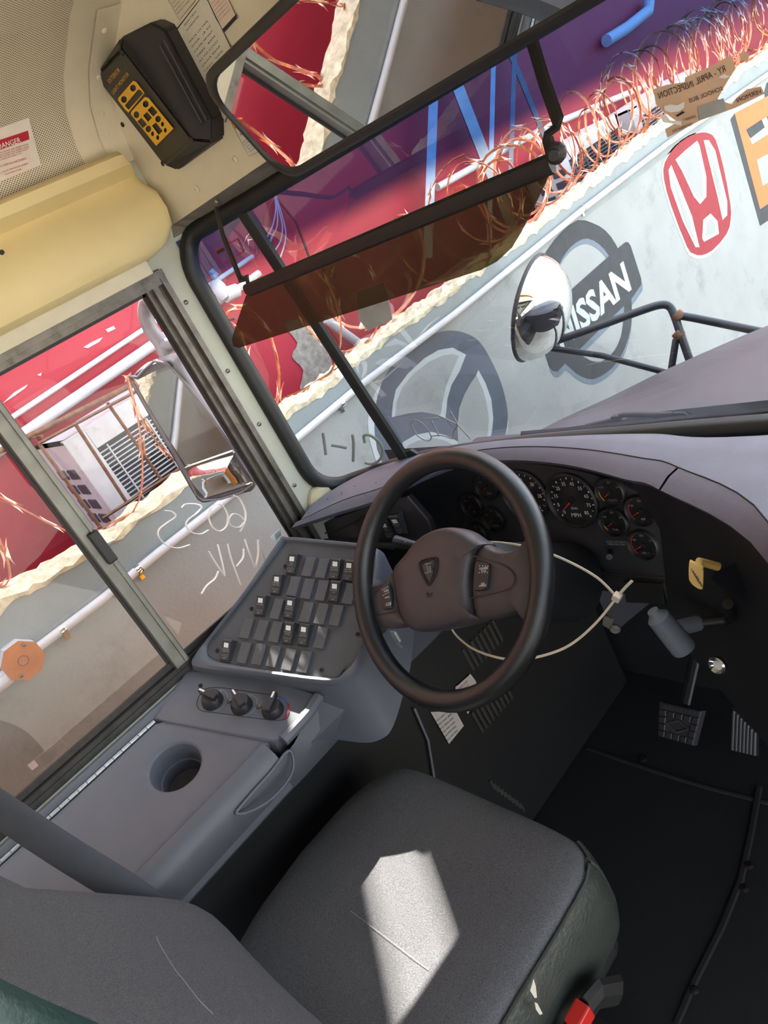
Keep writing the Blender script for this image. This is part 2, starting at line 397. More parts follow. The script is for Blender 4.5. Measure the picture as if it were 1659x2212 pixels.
struct('bus_side_skin', b, busyellow, 'yellow outer side skin of the bus below the windows', 'bus body')
# flange of the ceiling with rivets
fl = MB(); prof = [p for p in ROOF if p[0] < -1.0]
fl.grid([[V((x*.997-.003*0, y, z-.003)) for x, z in prof] for y in (.80, .752)])
flo = obj('flange', fl, beige, ceil, True)
def screw_mesh(r=.005, m=screwm):
    s = MB(); s.lathe([(r*1.0, 0), (r*.95, r*.35), (r*.6, r*.6), (r*.32, r*.62), (r*.3, r*.3), (0, r*.3)], (0, 0, 0), (0, 0, 1), 12); return mesh_of(s, m, True)
SCREW = screw_mesh(.0048); SCREW_B = screw_mesh(.0055, beige); SCREW_D = screw_mesh(.0045, pm('dark_screw', (54, 46, 42), .4, .6))
def roofpt(x):
    for a, c in zip(ROOF, ROOF[1:]):
        if a[0] <= x <= c[0]:
            t_ = (x-a[0])/(c[0]-a[0]); return a[1]+(c[1]-a[1])*t_
for x in (-1.412, -1.405, -1.385, -1.33, -1.24, -1.12):
    inst('rivet', SCREW_B, frame((x, .772, roofpt(x)-.004), (0, 1, 0), (0.8 if x < -1.36 else .35, 0, -.6)), ceil)
for p in ((508, 344), (425, 408)):
    inst('screw', SCREW_B, frame(onY(p, .799), (1, 0, 0), (0, -1, 0)), wf)
inst('screw', SCREW_D, frame(onY((265, 269), .799), (1, 0, 0), (0, -1, 0)), wf)
# ---------------------------------------------------------------- windshield (window_2)
PB = [(-1.418, .786), (-1.412, .815), (-1.385, .858), (-1.33, .893), (-1.25, .930), (-1.16, .953), (-1.07, .966), (-.95, .977), (-.6, .985), (-.24, .987)]
PT = [(-1.418, .786), (-1.412, .806), (-1.385, .826), (-1.33, .842), (-1.25, .855), (-1.16, .866), (-1.07, .874), (-.95, .880), (-.6, .888), (-.24, .890)]
PB = PB + [mirx(p) for p in reversed(PB[:-1])]; PT = PT + [mirx(p) for p in reversed(PT[:-1])]
ZB, ZT = 1.035, 1.656
def yint(P_, x):
    x = min(max(x, P_[0][0]), P_[-1][0])
    for a, c in zip(P_, P_[1:]):
        if a[0] <= x <= c[0]: return a[1]+(c[1]-a[1])*(x-a[0])/max(1e-9, c[0]-a[0])
def yw(x, z):
    f = (z-ZB)/(ZT-ZB); return yint(PB, x)*(1-f)+yint(PT, x)*f
def onW(p, l=0.0):
    r = ray(p); lo, hi = .3, 3.5
    for _ in range(40):
        m_ = (lo+hi)/2; q = EYE+r*m_
        if q.y > yw(q.x, q.z) - l or q.x < XL: hi = m_
        else: lo = m_
    return EYE+r*lo
UB = [0]
for a, c in zip(PB, PB[1:]): UB.append(UB[-1]+math.hypot(c[0]-a[0], c[1]-a[1]))
UTOT = UB[-1]
def SW(u, z):
    u = min(max(u, 0), UTOT); f = (z-ZB)/(ZT-ZB)
    for i in range(len(UB)-1):
        if UB[i] <= u <= UB[i+1]:
            k = (u-UB[i])/(UB[i+1]-UB[i]); a = V(PB[i]).lerp(V(PB[i+1]), k); c = V(PT[i]).lerp(V(PT[i+1]), k); q = a.lerp(c, f); return V((q.x, q.y, z))
ws = thing('window_2', 'curved two-part bus windshield with blue tint band and black rubber seal', 'windshield', (XC, .9, 1.03), kind='structure')
R = .085; path = []
def corner(cu, cz, a0, a1):
    for k in range(9):
        a = math.radians(a0+(a1-a0)*k/8); path.append((cu+R*math.cos(a), cz+R*math.sin(a)))
corner(R, ZT-R, 90, 180); corner(R, ZB+R, 180, 270)
for k in range(1, 24): path.append((R+(UTOT-2*R)*k/24, ZB))
corner(UTOT-R, ZB+R, 270, 360); corner(UTOT-R, ZT-R, 0, 90)
for k in range(1, 24): path.append((UTOT-R-(UTOT-2*R)*k/24, ZT))
b = MB(); b.tube([SW(u, z) for u, z in path], .0185, 10, True); obj('seal', b, rubber, ws, True)
um = UB[4]
for side, ucen in ((0, um), (1, UTOT-um)):
    b = MB(); b.tube([SW(ucen, ZB+(ZT-ZB)*k/10) + V((0, -.004, 0)) for k in range(11)], [(.0155, .009)]*11, 8, False, flat=(1, .35, 0)); obj('mullion', b, rubber, ws, True)
for u0, u1 in ((0.004, um), (um, UTOT-um), (UTOT-um, UTOT-.004)):
    b = MB(); n = 6 if u1-u0 < .4 else 26
    b.grid([[SW(u0+(u1-u0)*i/n, ZB+(ZT-ZB)*j/8) for i in range(n+1)] for j in range(9)]); obj('pane', b, WSGLASS, ws, True)
# mullion foot bracket
b = MB(); b.slab([onW(p, .006) for p in ((862, 982), (884, 972), (915, 990), (900, 1000), (868, 1000))], (0, -1, .2), .01, .002); obj('mullion_foot', b, rubber, ws)
# header shelf above the glass
b = MB(); nn = 40
b.grid([[V((SW(UTOT*i/nn, ZT).x, .80, 1.688)) for i in range(nn+1)], [SW(UTOT*i/nn, ZT)+V((0, .004, .008)) for i in range(nn+1)]])
struct('trim_1', b, header_grey, 'grimy grey shelf strip between the header panel and windshield seal', 'trim')
# cowl skirt under the windshield
b = MB(); b.grid([[SW(UTOT*i/nn, ZB)+V((0, .004, z)) for i in range(nn+1)] for z in (-.012, -.22)]+[[V((SW(UTOT*i/nn, ZB).x, 1.36, .70)) for i in range(nn+1)]])
struct('wall_cowl', b, dash_dark, 'dark cowl wall under the windshield', 'wall')
b = MB(); b.box((XL-.04, .80, -.10), (XL, 1.36, .80)); b.box((XL, 1.34, -.1), (XR, 1.38, .70)); struct('wall_fire', b, floorm, 'black firewall ahead of the pedals', 'wall')
# markings on the windshield
def strokes(name, lines, surf, r, mat, parent, lift=.002, flat=None):
    mb = MB()
    for ln in lines:
        pts = cr([surf(p, lift) for p in ln], 4) if len(ln) > 2 else [surf(p, lift) for p in ln]
        mb.tube(pts, [(r, r*.25)]*len(pts) if flat else r, 6, False, flat=flat)
    return obj(name, mb, mat, parent)
z4 = zm(340, 880, 3.95); zz = zm(760, 680, 3.95)
strokes('marker_writing', [[z4(1412, 215), z4(1425, 300), z4(1437, 405)], [z4(1485, 322), z4(1540, 330), z4(1615, 345)],
    [zz(5, 1020), zz(15, 1100), zz(12, 1250)], [zz(110, 1090), zz(105, 1030), zz(160, 1030), zz(235, 1090), zz(262, 1170), zz(235, 1240), zz(170, 1272), zz(110, 1260)]], onW, .0035, greymark, ws)
strokes('scratched_writing', [[zz(530, 900), zz(508, 940), zz(560, 1030), zz(640, 1075), zz(678, 1050), zz(640, 970), zz(570, 905), zz(525, 898)], [zz(605, 890), zz(740, 883)], [zz(672, 890), zz(745, 1035)],
    [zz(840, 825), zz(905, 940)], [zz(740, 860), zz(905, 940)], [zz(905, 940), zz(1015, 1062)], [zz(905, 940), zz(872, 990), zz(860, 1058)], [zz(680, 1035), zz(770, 1030), zz(855, 1058)]], onW, .0013, greymark, ws)
z8 = zm(1340, 60, 5.2)
decal('inspection_sticker', [z8(370, 690), z8(520, 640), z8(720, 610), z8(730, 560), z8(850, 500), z8(1000, 440), z8(1120, 370), z8(1250, 310), z8(1295, 460), z8(1230, 560), z8(1090, 800), z8(1250, 860), z8(1310, 780), z8(1420, 690), z8(1580, 660), z8(1620, 740), z8(1290, 900), z8(900, 1040), z8(530, 1235), z8(500, 1140), z8(640, 1060), z8(480, 940), z8(400, 860)], onW, stickertan, ws, .002)
decal('sticker_residue', [z8(870, 890), z8(1160, 790), z8(1190, 930), z8(890, 1040)], onW, stickergrey, ws, .0028)
decal('torn_paper', [z8(490, 880), z8(560, 860), z8(640, 870), z8(720, 830), z8(715, 900), z8(660, 940), z8(560, 950), z8(500, 930)], onW, pm('torn_white_paper', (214, 208, 200), .8), ws, .0028)
decal('torn_paper', [z8(440, 965), z8(520, 985), z8(560, 1040), z8(680, 1050), z8(690, 1100), z8(600, 1080), z8(480, 1060)], onW, MATS['torn_white_paper'], ws, .0028)
decal('torn_paper', [z8(1100, 560), z8(1160, 520), z8(1230, 545), z8(1180, 570)], onW, MATS['torn_white_paper'], ws, .0028)
decal('sticker_scrap', [z8(1330, 300), z8(1390, 255), z8(1450, 300), z8(1430, 370), z8(1360, 370)], onW, stickertan, ws, .002)
decal('ink_bar', [z8(625, 985), z8(700, 935), z8(728, 950), z8(640, 1002)], onW, inkm, ws, .0032)
mb = MB()
text_mb(mb, 'INSPECTION', z8(830, 660), (z8(440, 800)[0]-z8(830, 660)[0], z8(440, 800)[1]-z8(830, 660)[1]), (-5, -14), onW, .0032)
text_mb(mb, 'RY - APRIL', z8(1190, 490), (z8(860, 640)[0]-z8(1190, 490)[0], z8(860, 640)[1]-z8(1190, 490)[1]), (-5, -14), onW, .0032)
text_mb(mb, 'SCHOOL BUS', z8(1160, 700), (z8(780, 845)[0]-z8(1160, 700)[0], z8(780, 845)[1]-z8(1160, 700)[1]), (-4, -9), onW, .0032)
text_mb(mb, 'VERMON', z8(1600, 730), (z8(1320, 840)[0]-z8(1600, 730)[0], z8(1320, 840)[1]-z8(1600, 730)[1]), (-5, -9), onW, .0032)
text_mb(mb, 'T HEADING', z8(710, 1055), (z8(850, 1005)[0]-z8(710, 1055)[0], z8(850, 1005)[1]-z8(710, 1055)[1]), (-2, -6), onW, .0032)
text_mb(mb, 'ATE INSPECTED', z8(590, 1180), (z8(815, 1095)[0]-z8(590, 1180)[0], z8(815, 1095)[1]-z8(590, 1180)[1]), (-2, -6), onW, .0032)
obj('sticker_text', mb, inkm, ws)
decal('rear_sticker', [(770, 632), (830, 610), (848, 690), (795, 715), (775, 690)], onW, stickergrey, ws, .002)
decal('glass_stamp', [[(464, 541), (513, 515), (527, 545), (478, 572)], [(467, 542), (512, 518), (524, 544), (479, 569)]], onW, redink, ws, .002)
decal('glass_stamp', [(467, 543), (482, 535), (486, 541), (470, 550)], onW, inkm, ws, .0025)
# ---------------------------------------------------------------- driver's sliding window (window_1)
w1 = thing('window_1', 'aluminium framed sliding window beside the driver seat with chalk writing', 'window', (XL, .1, .93), kind='structure')
ZS, ZH, YJ, YR = .957, 1.60, .684, -.46
b = MB(); b.box((-1.462, YR-.03, .928), (-1.421, .727, .944)); b.box((-1.458, YR-.03, .944), (-1.424, .727, ZS-.003)); b.box((-1.44, YR, ZS), (-1.434, .70, ZS+.012)); obj('sill_rail', b, pm('dirty_sill', (54, 52, 49), .6, .2, dirt=((36, 34, 32), 40, .45, .7)), w1)
b = MB(); b.box((-1.462, YR-.03, ZH), (-1.415, .727, ZH+.012)); b.box((-1.462, YR-.03, ZH+.012), (-1.408, .727, ZH+.026)); obj('head_rail', b, alum, w1)
b = MB(); b.box((-1.462, YJ, .94), (-1.432, YJ+.010, 1.62)); b.box((-1.462, YJ+.010, .94), (-1.420, YJ+.022, 1.62)); b.box((-1.462, YJ+.022, .94), (-1.428, YJ+.032, 1.62)); b.box((-1.462, YJ+.032, .94), (-1.412, YJ+.044, 1.62)); obj('jamb', b, alum, w1)
b = MB(); b.box((-1.462, YR-.03, .94), (-1.415, YR, 1.62)); obj('jamb', b, alum, w1)
b = MB(); b.box((-1.452, .300, ZS-.004), (-1.418, .333, ZH+.004), None, .002); b.box((-1.452, .322, ZS), (-1.412, .326, ZH)); s_ = obj('sash_bar', b, pm('dark_sash', (112, 112, 106), .4, .6, var=.15), w1)
b = MB(); lt = onX((222, 1180), -1.415); b.box((-1.418, lt.y-.012, lt.z-.035), (-1.404, lt.y+.008, lt.z+.035), None, .003); obj('latch', b, blackm, s_)
b = MB()
for (y0, y1, x) in ((YR, .300, -1.440), (.333, YJ, -1.446)):
    for a, c in (((x-.003, y0, ZS), (x+.003, y1, ZS+.006)), ((x-.003, y0, ZH-.006), (x+.003, y1, ZH)), ((x-.003, y1-.006, ZS), (x+.003, y1, ZH)), ((x-.003, y0, ZS), (x+.003, y0+.006, ZH))): b.box(a, c)
obj('glazing_seal', b, rubber, w1)
for y0, y1, x in ((YR, .302, -1.440), (.331, YJ+.003, -1.446)):
    b = MB(); b.grid([[V((x, y0, ZS)), V((x, y1, ZS))], [V((x, y0, ZH)), V((x, y1, ZH))]]); obj('pane', b, GLASS, w1)
b = MB(); b.box((-1.425, -.56, 1.624), (-1.392, .700, 1.650), None, .002); struct('trim_2', b, pm('beige_trim', (196, 188, 164), .45), 'pale beige metal strip along the top of the side window', 'trim')
for p in ((402, 653), (492, 801), (560, 916), (636, 1048)):
    pass
gl = planeX(-1.445)
strokes('chalk_writing', [[z4(205, 855), z4(240, 825), z4(330, 825), z4(378, 850), z4(330, 905), z4(260, 960), z4(245, 1010), z4(290, 1065), z4(370, 1080), z4(435, 1045)],
    [z4(65, 880), z4(125, 890), z4(155, 930), z4(80, 985), z4(15, 1040), z4(10, 1100), z4(70, 1170), z4(170, 1200), z4(275, 1172)],
    [z4(530, 820), z4(465, 850), z4(437, 930), z4(470, 1020), z4(530, 1055), z4(590, 1010), z4(600, 920), z4(560, 840), z4(520, 822)],
    [z4(650, 750), z4(700, 780), z4(745, 870), z4(750, 960), z4(705, 1060)], [z4(740, 960), z4(700, 920), z4(640, 910), z4(608, 965), z4(640, 1015), z4(700, 1020), z4(738, 980)],
    [z4(440, 1230), z4(500, 1330), z4(575, 1440)], [z4(575, 1440), z4(555, 1330), z4(515, 1170)], [z4(520, 1395), z4(490, 1460), z4(420, 1520), z4(375, 1590)],
    [z4(600, 1165), z4(630, 1290), z4(712, 1515)], [z4(735, 1205), z4(730, 1280), z4(675, 1355)], [z4(745, 1125), z4(780, 1230), z4(838, 1370)], [z4(838, 1370), z4(860, 1250), z4(858, 1130)], [z4(858, 1130), z4(915, 1305)]],
    gl, .0045, chalk, w1, flat=(1, 0, 0))
decal('barcode_sticker', [z4(962, 1105), z4(1040, 1030), z4(1060, 1090), z4(1020, 1170)], gl, white, w1, .001)
mb = MB()
for k in range(6): decal_mb(mb, [[z4(1000+k*9, 1082-k*7), z4(1004+k*9, 1079-k*7), z4(1022+k*7, 1125-k*7), z4(1018+k*7, 1128-k*7)]], gl, .002)
obj('barcode', mb, greyprint, w1)
z5 = zm(0, 1300, 3.95)
decal('window_label', [[z5(222, 1400), z5(515, 1165), z5(585, 1245), z5(295, 1490)], [z5(227, 1401), z5(514, 1171), z5(579, 1245), z5(296, 1483)]], gl, greyprint, w1, .001)
decal('window_label', [z5(235, 1395), z5(290, 1350), z5(330, 1395), z5(275, 1440)], gl, pm('faded_red_print', (196, 160, 158), .8), w1, .001)
# A-pillar screws and lower moulding belong to the wall
wl = bpy.data.objects['wall_left']
for p in ((402, 653), (492, 801), (560, 916), (636, 1048)):
    inst('screw', SCREW, frame(onX(p, XL+.001), (0, 1, 0), (1, 0, 0)), wl)
b = MB(); b.dome([onX(p, XL+.001) for p in cr2([(668, 1060), (700, 1047), (745, 1046), (735, 1075), (690, 1115), (668, 1110)], 4)], (1, 0, 0), [(1, 0), (1, .012), (.8, .022)]); obj('pillar_moulding', b, pm('cream_moulding', (190, 180, 150), .5), wl, True)
# ---------------------------------------------------------------- tan duct cover over the side window
b = MB(); prof = [(-1.418, 1.648), (-1.385, 1.650), (-1.366, 1.660), (-1.358, 1.685), (-1.360, 1.715), (-1.370, 1.748), (-1.392, 1.772), (-1.402, 1.790), (-1.378, 1.796), (-1.358, 1.805), (-1.358, 1.824), (-1.368, 1.833), (-1.418, 1.836)]
ends = [.715, .722, .752, .780, .790, .792, .785, .782, .775, .768, .762, .762, .766]
rows = []
for dy, sc in ((0, .0), (-.003, .75), (-.010, .95), (-.022, 1.0)):
    rows.append([V((-1.418+(x+1.418)*(sc*.9+.1 if sc < 1 else 1), e+dy, z)) for (x, z), e in zip(prof, ends)])
rows.append([V((x, .3, z)) for x, z in prof]); rows.append([V((x, -1.4, z)) for x, z in prof])
b.grid(rows); b.bm.faces.new([b.bm.verts.new(p) for p in rows[0]])
duct = tag(obj('duct_cover', b, tan, None, True), 'tan moulded plastic cover running above the side window', 'panel')
for p in ((212, 372), (4, 545)):
    q = onX(p, -1.362); mb = MB(); mb.lathe([(.004, -.002), (.004, .002), (0, .002)], q, (1, 0, .1), 12); obj('screw_hole', mb, inkm, duct)
# roof danger sticker
rs = lambda p, l=0.0: onP(p, V((-1.395, .4, 1.89)), V((.78, 0, -.62))) + V((.78, 0, -.62))*l
zd = zm(0, 230, 4.366)
st = tag(decal('warning_label', [zd(-60, 190), zd(255, 85), zd(395, 630), zd(370, 655), zd(-60, 820)], rs, pm('white_label', (214, 200, 188), .6), None, .004), 'white warning sticker with a red DANGER heading on the perforated ceiling', 'sticker')
decal('red_heading', [zd(-60, 320), zd(248, 218), zd(262, 300), zd(-60, 415)], rs, redink, st, .005)
mb = MB(); text_mb(mb, 'DANGER', zd(-35, 395), (49, -16), (-3, -11.5), rs, .006); obj('heading_text', mb, white, st)
mb = MB()
for k, (a, c) in enumerate((((-60, 448), (255, 352)), ((-60, 470), (262, 374)), ((-60, 492), (255, 396)), ((-60, 515), (190, 438)))):
    text_mb(mb, 'KEEP ALL FLAMES AND SPARKS AWAY', zd(*a), ((c[0]-a[0])/4.366, (c[1]-a[1])/4.366), (-.8, -3.1), rs, .005)
text_mb(mb, 'EXPLOSION HAZARD', zd(-60, 580), (68, -21), (-1.2, -4.6), rs, .005)
for a, c in (((-40, 632), (255, 530)), ((30, 640), (190, 585))): text_mb(mb, 'DO NOT REMOVE LABEL', zd(*a), ((c[0]-a[0])/4.366, (c[1]-a[1])/4.366), (-.8, -3), rs, .005)
obj('label_text', mb, redink, st)
# ---------------------------------------------------------------- header labels
hy = planeY(.799); zl = zm(350, 0, 6.144)
def lab(loop, label, mat=paper, border=True):
    o = tag(decal('information_label', loop, hy, mat, None, .0012), label, 'sticker', None)
    if border:
        cx = sum(p[0] for p in loop)/len(loop); cy = sum(p[1] for p in loop)/len(loop)
        inn = [(cx+(p[0]-cx)*.965, cy+(p[1]-cy)*.985) for p in loop]
        decal('border', [loop, inn], hy, inkm, o, .0017)
    return o
l1 = lab([zl(190, 385), zl(520, -40), zl(610, 0), zl(1090, 990), zl(840, 1630)], 'tall certification label with dense black print beside the light monitor')
mb = MB(); X_ = (27, -27); tx = ['MANUFACTURED BY', 'IN CORPORATION', 'DATE OF MFR', 'GVWR    LB  KG', 'GAWR FRONT', 'TIRES   RIMS', 'AT PSI COLD', 'GAWR REAR', 'TIRES   RIMS', 'AT PSI COLD']
for k, s_ in enumerate(tx):
    a = zl(300+k*33, 500+k*66 - (150 if k < 2 else 60)); text_mb(mb, s_, a, (40 if k > 1 else 26, -47 if k > 1 else -32), (-1.8, -3.6), hy, .0017)
for k, s_ in enumerate(['THIS VEHICLE CONFORMS', 'APPLICABLE FEDERAL', 'VEHICLE SAFETY', 'EFFECT ON THE DATE', 'MANUFACTURE']):
    a = zl(640+k*27, 1170+k*53); text_mb(mb, s_, a, (34, -34), (-1.8, -3.6), hy, .0017)
for k, s_ in enumerate(['THIS IS A SCHOOL', 'BUS TYPE', 'MODEL YEAR', 'VEHICLE I.D.']):
    a = zl(775+k*25, 1450+k*30); text_mb(mb, s_, a, (28, -27), (-1.5, -2.8), hy, .0017)
obj('label_text', mb, inkm, l1)
l2 = lab([zl(600, 0), zl(680, -80), zl(860, -60), zl(998, 240), zl(825, 430), zl(720, 260)], 'small pinkish label with a black foot strip at the top of the header', pm('pinkish_label', (208, 186, 168), .7))
decal('foot_strip', [zl(800, 385), zl(985, 185), zl(998, 240), zl(825, 430)], hy, inkm, l2, .002)
mb = MB()
for k in range(6): text_mb(mb, 'DO NOT REMOVE PLATE', zl(660+k*20, 60+k*45), (24, -26), (-1.3, -2.6), hy, .0018)
obj('label_text', mb, pm('brown_ink', (120, 84, 70), .7), l2)
l3 = lab([zl(80, 0), zl(60, -60), zl(420, -60), zl(440, 10), zl(225, 270)], 'label corner with grey print above the certification label', pm('cream_label', (196, 184, 160), .7))
mb = MB()
for k in range(4): text_mb(mb, 'NOTICE TO DRIVER', zl(140+k*22, 60+k*44), (30, -34), (-1.3, -2.8), hy, .0018)
obj('label_text', mb, inkm, l3)
l4 = lab([zl(918, 1635), zl(1060, 1500), zl(1470, 1925), zl(1150, 2075)], 'white alarm notice with a yellow warning heading under the mirror end', pm('white_notice', (206, 200, 190), .7))
decal('yellow_heading', [zl(922, 1632), zl(1060, 1500), zl(1180, 1590), zl(978, 1725)], hy, yellow, l4, .002)
mb = MB(); text_mb(mb, 'WARNING', zl(1020, 1660), (34, -29), (-2.5, -9), hy, .003); decal_mb(mb, [[zl(965, 1705), zl(1012, 1665), zl(975, 1625)]], hy, .003)
text_mb(mb, 'ALARM MUST SOUND', zl(1040, 1810), (42, -38), (-2.5, -7), hy, .0025)
for k, s_ in enumerate(['FAILURE TO MAINTAIN ALARM', 'IN THE DIRECTION OF TRAVEL', 'RESULT IN SERIOUS INJURY', 'THE OPERATOR IS RESPONSIBLE', 'FOR INSPECTING THIS ALARM']):
    text_mb(mb, s_, zl(1078+k*22, 1900+k*32), (40, -36), (-1.2, -3), hy, .0025)
obj('label_text', mb, inkm, l4)
# ================================================================ OUTSIDE
b = MB(); b.box((-60, -60, -1.02), (60, 60, -.98)); struct('ground', b, ground, 'pale concrete yard under the bus', 'ground')
XW = -1.95
def fb(y, s, a=1.0): return a*noise.noise(V((y*s, 3.7, 1.3)))
def ztop(y):
    z = 1.112 + fb(y, 2.2, .012) + fb(y, 9, .010) + fb(y, 40, .006)
    if y < .5: z += .035*min(1, (.5-y)/.25)
    if y > 2.4: z += .03*min(1, (y-2.4)/1.0)
    return z
b = MB(); yy = [-6+.05*i for i in range(401)]
b.grid([[V((XW, y, -.98)) for y in yy], [V((XW, y, 1.03)) for y in yy]]); b.box((XW-.11, -6, -.98), (XW-.001, 14, 1.0))
bw = struct('boundary_wall', b, wallm, 'pale grey wall painted with car emblems, broken along its top', 'wall')
b = MB(); b.grid([[V((XW+.001, y, 1.03)) for y in yy], [V((XW+.001, y, ztop(y))) for y in yy]]); obj('painted_band', b, stripm, bw)
b = MB(); rows = []
yf = [-2.5+.02*i for i in range(425)]
for j, (dx, dz) in enumerate(((.003, -.012), (.008, .002), (-.006, .014), (-.022, .02), (-.04, .018), (-.06, .022), (-.08, .018), (-.10, .010), (-.115, -.05), (-.115, -.2))):
    rows.append([V((XW+dx+(.012*noise.noise(V((y*14, j*1.7, 4))) if j else 0), y, ztop(y)+dz*(1+.6*noise.noise(V((y*3, j, 0))))+.016*noise.noise(V((y*17, j*2.3, 9)))+.008*noise.noise(V((y*60, j*5.1, 2))))) for y in yf])
b.grid(rows); obj('broken_concrete_top', b, concrete, bw, False)
wp = planeX(XW)
# painted emblems
zn = zm(1060, 440, 3.95); zh = zm(830, 0, 2.0)
def poly(zf, pts, curve=0): 
    q = [zf(*p) for p in pts]; return cr2(q, curve) if curve else q
def paint(name, loops, mat, lift): return decal(name, loops, wp, mat, bw, lift)
paint('emblem_outline', [poly(zz, [(255, 572), (190, 680), (150, 800), (135, 920), (150, 1060), (190, 1200), (240, 1340), (300, 1330), (215, 1150), (195, 1000), (195, 860), (220, 720)])], logo_white, .001)
paint('emblem_outline', [poly(zz, [(1335, 890), (1332, 980), (1295, 1080), (1270, 1080), (1310, 960)])], logo_white, .001)
paint('wing_emblem_ring', [poly(zz, [(820, 135), (950, 150), (1080, 220), (1180, 370), (1270, 570), (1320, 760), (1330, 900), (1300, 1060), (1230, 1200), (1100, 1330), (900, 1420), (600, 1450), (330, 1380), (240, 1200), (200, 1050), (195, 900), (210, 740), (250, 600), (300, 500), (400, 370), (560, 250), (700, 165)], 3)], logo_slate, .0015)
paint('emblem_lobe_outline', [poly(zz, [(340, 875), (350, 760), (375, 640), (480, 500), (620, 370), (740, 300), (860, 280), (975, 340), (920, 480), (850, 600), (815, 720), (800, 880), (740, 855), (600, 830), (480, 840)])], logo_white, .002)
paint('emblem_lobe', [poly(zz, [(370, 868), (385, 740), (430, 620), (530, 500), (660, 400), (780, 345), (860, 335), (915, 350), (850, 500), (800, 620), (775, 740), (758, 855), (600, 830), (480, 842)])], wallm, .0025)
paint('emblem_lobe_outline', [poly(zz, [(1080, 470), (1140, 580), (1190, 720), (1207, 880), (1195, 1000), (1165, 1120), (1130, 1120), (1150, 900), (1062, 512)])], logo_white, .002)
paint('emblem_lobe', [poly(zz, [(1062, 515), (1120, 640), (1152, 760), (1170, 880), (1162, 1000), (1135, 1130), (910, 1130), (900, 950), (915, 800), (960, 680), (1010, 590)])], wallm, .0025)
paint('emblem_lobe_outline', [poly(zz, [(430, 1090), (540, 1025), (680, 998), (800, 1028), (912, 1085), (910, 1300), (480, 1300)])], logo_white, .002)
paint('emblem_lobe', [poly(zz, [(470, 1120), (560, 1075), (690, 1048), (800, 1075), (890, 1125), (890, 1290), (500, 1290)])], wallm, .0025)
ring_o = [(740, 140), (870, 165), (980, 230), (1070, 350), (1140, 520), (1190, 720), (1205, 900), (1195, 1060), (1150, 1220), (1080, 1350), (990, 1440), (880, 1495), (780, 1475), (690, 1410), (580, 1290), (480, 1050), (430, 750), (450, 480), (500, 370), (600, 245)]
ring_i = [(830, 295), (930, 345), (1010, 440), (1080, 600), (1130, 800), (1140, 950), (1115, 1130), (1060, 1250), (980, 1330), (900, 1350), (800, 1310), (690, 1190), (590, 950), (555, 680), (580, 540), (640, 420), (730, 330)]
sh = lambda pts, dx, dy: [(x+dx, y+dy) for x, y in pts]
bar = [(420, 1130), (590, 820), (1080, 385), (1150, 328), (1175, 330), (1195, 360), (1285, 640), (1285, 690), (1210, 800), (740, 1260), (570, 1430), (530, 1425), (500, 1380)]
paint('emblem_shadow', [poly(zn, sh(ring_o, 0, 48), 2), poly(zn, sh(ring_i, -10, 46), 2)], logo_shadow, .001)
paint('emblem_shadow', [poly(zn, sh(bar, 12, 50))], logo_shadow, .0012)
paint('round_emblem_ring', [poly(zn, ring_o, 2), poly(zn, ring_i, 2)], logo_dark, .002)
paint('emblem_bar', [poly(zn, bar)], logo_dark, .0025)
text2d('NISSAN', .035); mb = MB(); text_mb(mb, 'NISSAN', zn(600, 1240), (600/3.95, -520/3.95), (-70/3.95, -235/3.95), wp, .0035); obj('emblem_lettering', mb, logo_white, bw)
hon = [(1370, 572), (1405, 577), (1432, 605), (1465, 720), (1495, 880), (1497, 950), (1480, 1010), (1420, 1080), (1370, 1103), (1335, 1095), (1308, 1065), (1240, 890), (1208, 770), (1213, 700), (1260, 632), (1320, 588)]
paint('emblem_outline', [poly(zh, [(x+(x-1352)*.03-4, y+(y-838)*.035+6) for x, y in hon], 2)], logo_white, .001)
paint('shield_emblem', [poly(zh, hon, 2)], logo_red, .0015)
for wpts, ip in (([(1258, 690), (1300, 650), (1352, 608), (1362, 628), (1392, 765), (1392, 850), (1365, 882), (1338, 850), (1288, 742)], [(1274, 698), (1345, 638), (1378, 770), (1378, 842), (1363, 864), (1346, 838), (1300, 742)]),
                 ([(1228, 735), (1240, 712), (1330, 935), (1362, 1068), (1345, 1068), (1290, 955), (1238, 810)], [(1240, 755), (1325, 960), (1345, 1048), (1300, 955)]),
                 ([(1380, 605), (1402, 605), (1430, 650), (1482, 870), (1482, 930), (1462, 950), (1440, 850)], [(1396, 628), (1425, 668), (1470, 880), (1464, 928), (1440, 820)]),
                 ([(1374, 1030), (1378, 950), (1410, 922), (1440, 955), (1446, 1010), (1400, 1035), (1382, 1045)], [(1390, 1018), (1394, 962), (1412, 944), (1430, 968), (1432, 1002), (1395, 1024)])):
    paint('emblem_lobe_outline', [poly(zh, wpts)], logo_white, .002); paint('emblem_lobe', [poly(zh, ip)], wallm, .0026)
paint('letter_shadow', [[(1578, 258), (1587, 245), (1650, 440), (1710, 400), (1714, 440), (1642, 488)]], logo_dark, .001)
paint('painted_letter', [[(1587, 245), (1635, 220), (1690, 190), (1700, 225), (1612, 280), (1625, 312), (1650, 296), (1690, 272), (1700, 310), (1635, 345), (1648, 402), (1710, 362), (1720, 400), (1642, 452)]], logo_orange, .0015)
paint('letter_shadow', [[(1612, 280), (1645, 258), (1652, 275), (1622, 298)]], logo_dark, .002)
paint('letter_shadow', [poly(lambda x, y: (x, y), [(1652, 215), (1656, 180), (1690, 155), (1730, 180), (1720, 240), (1690, 275), (1660, 262)], 2)], logo_dark, .001)
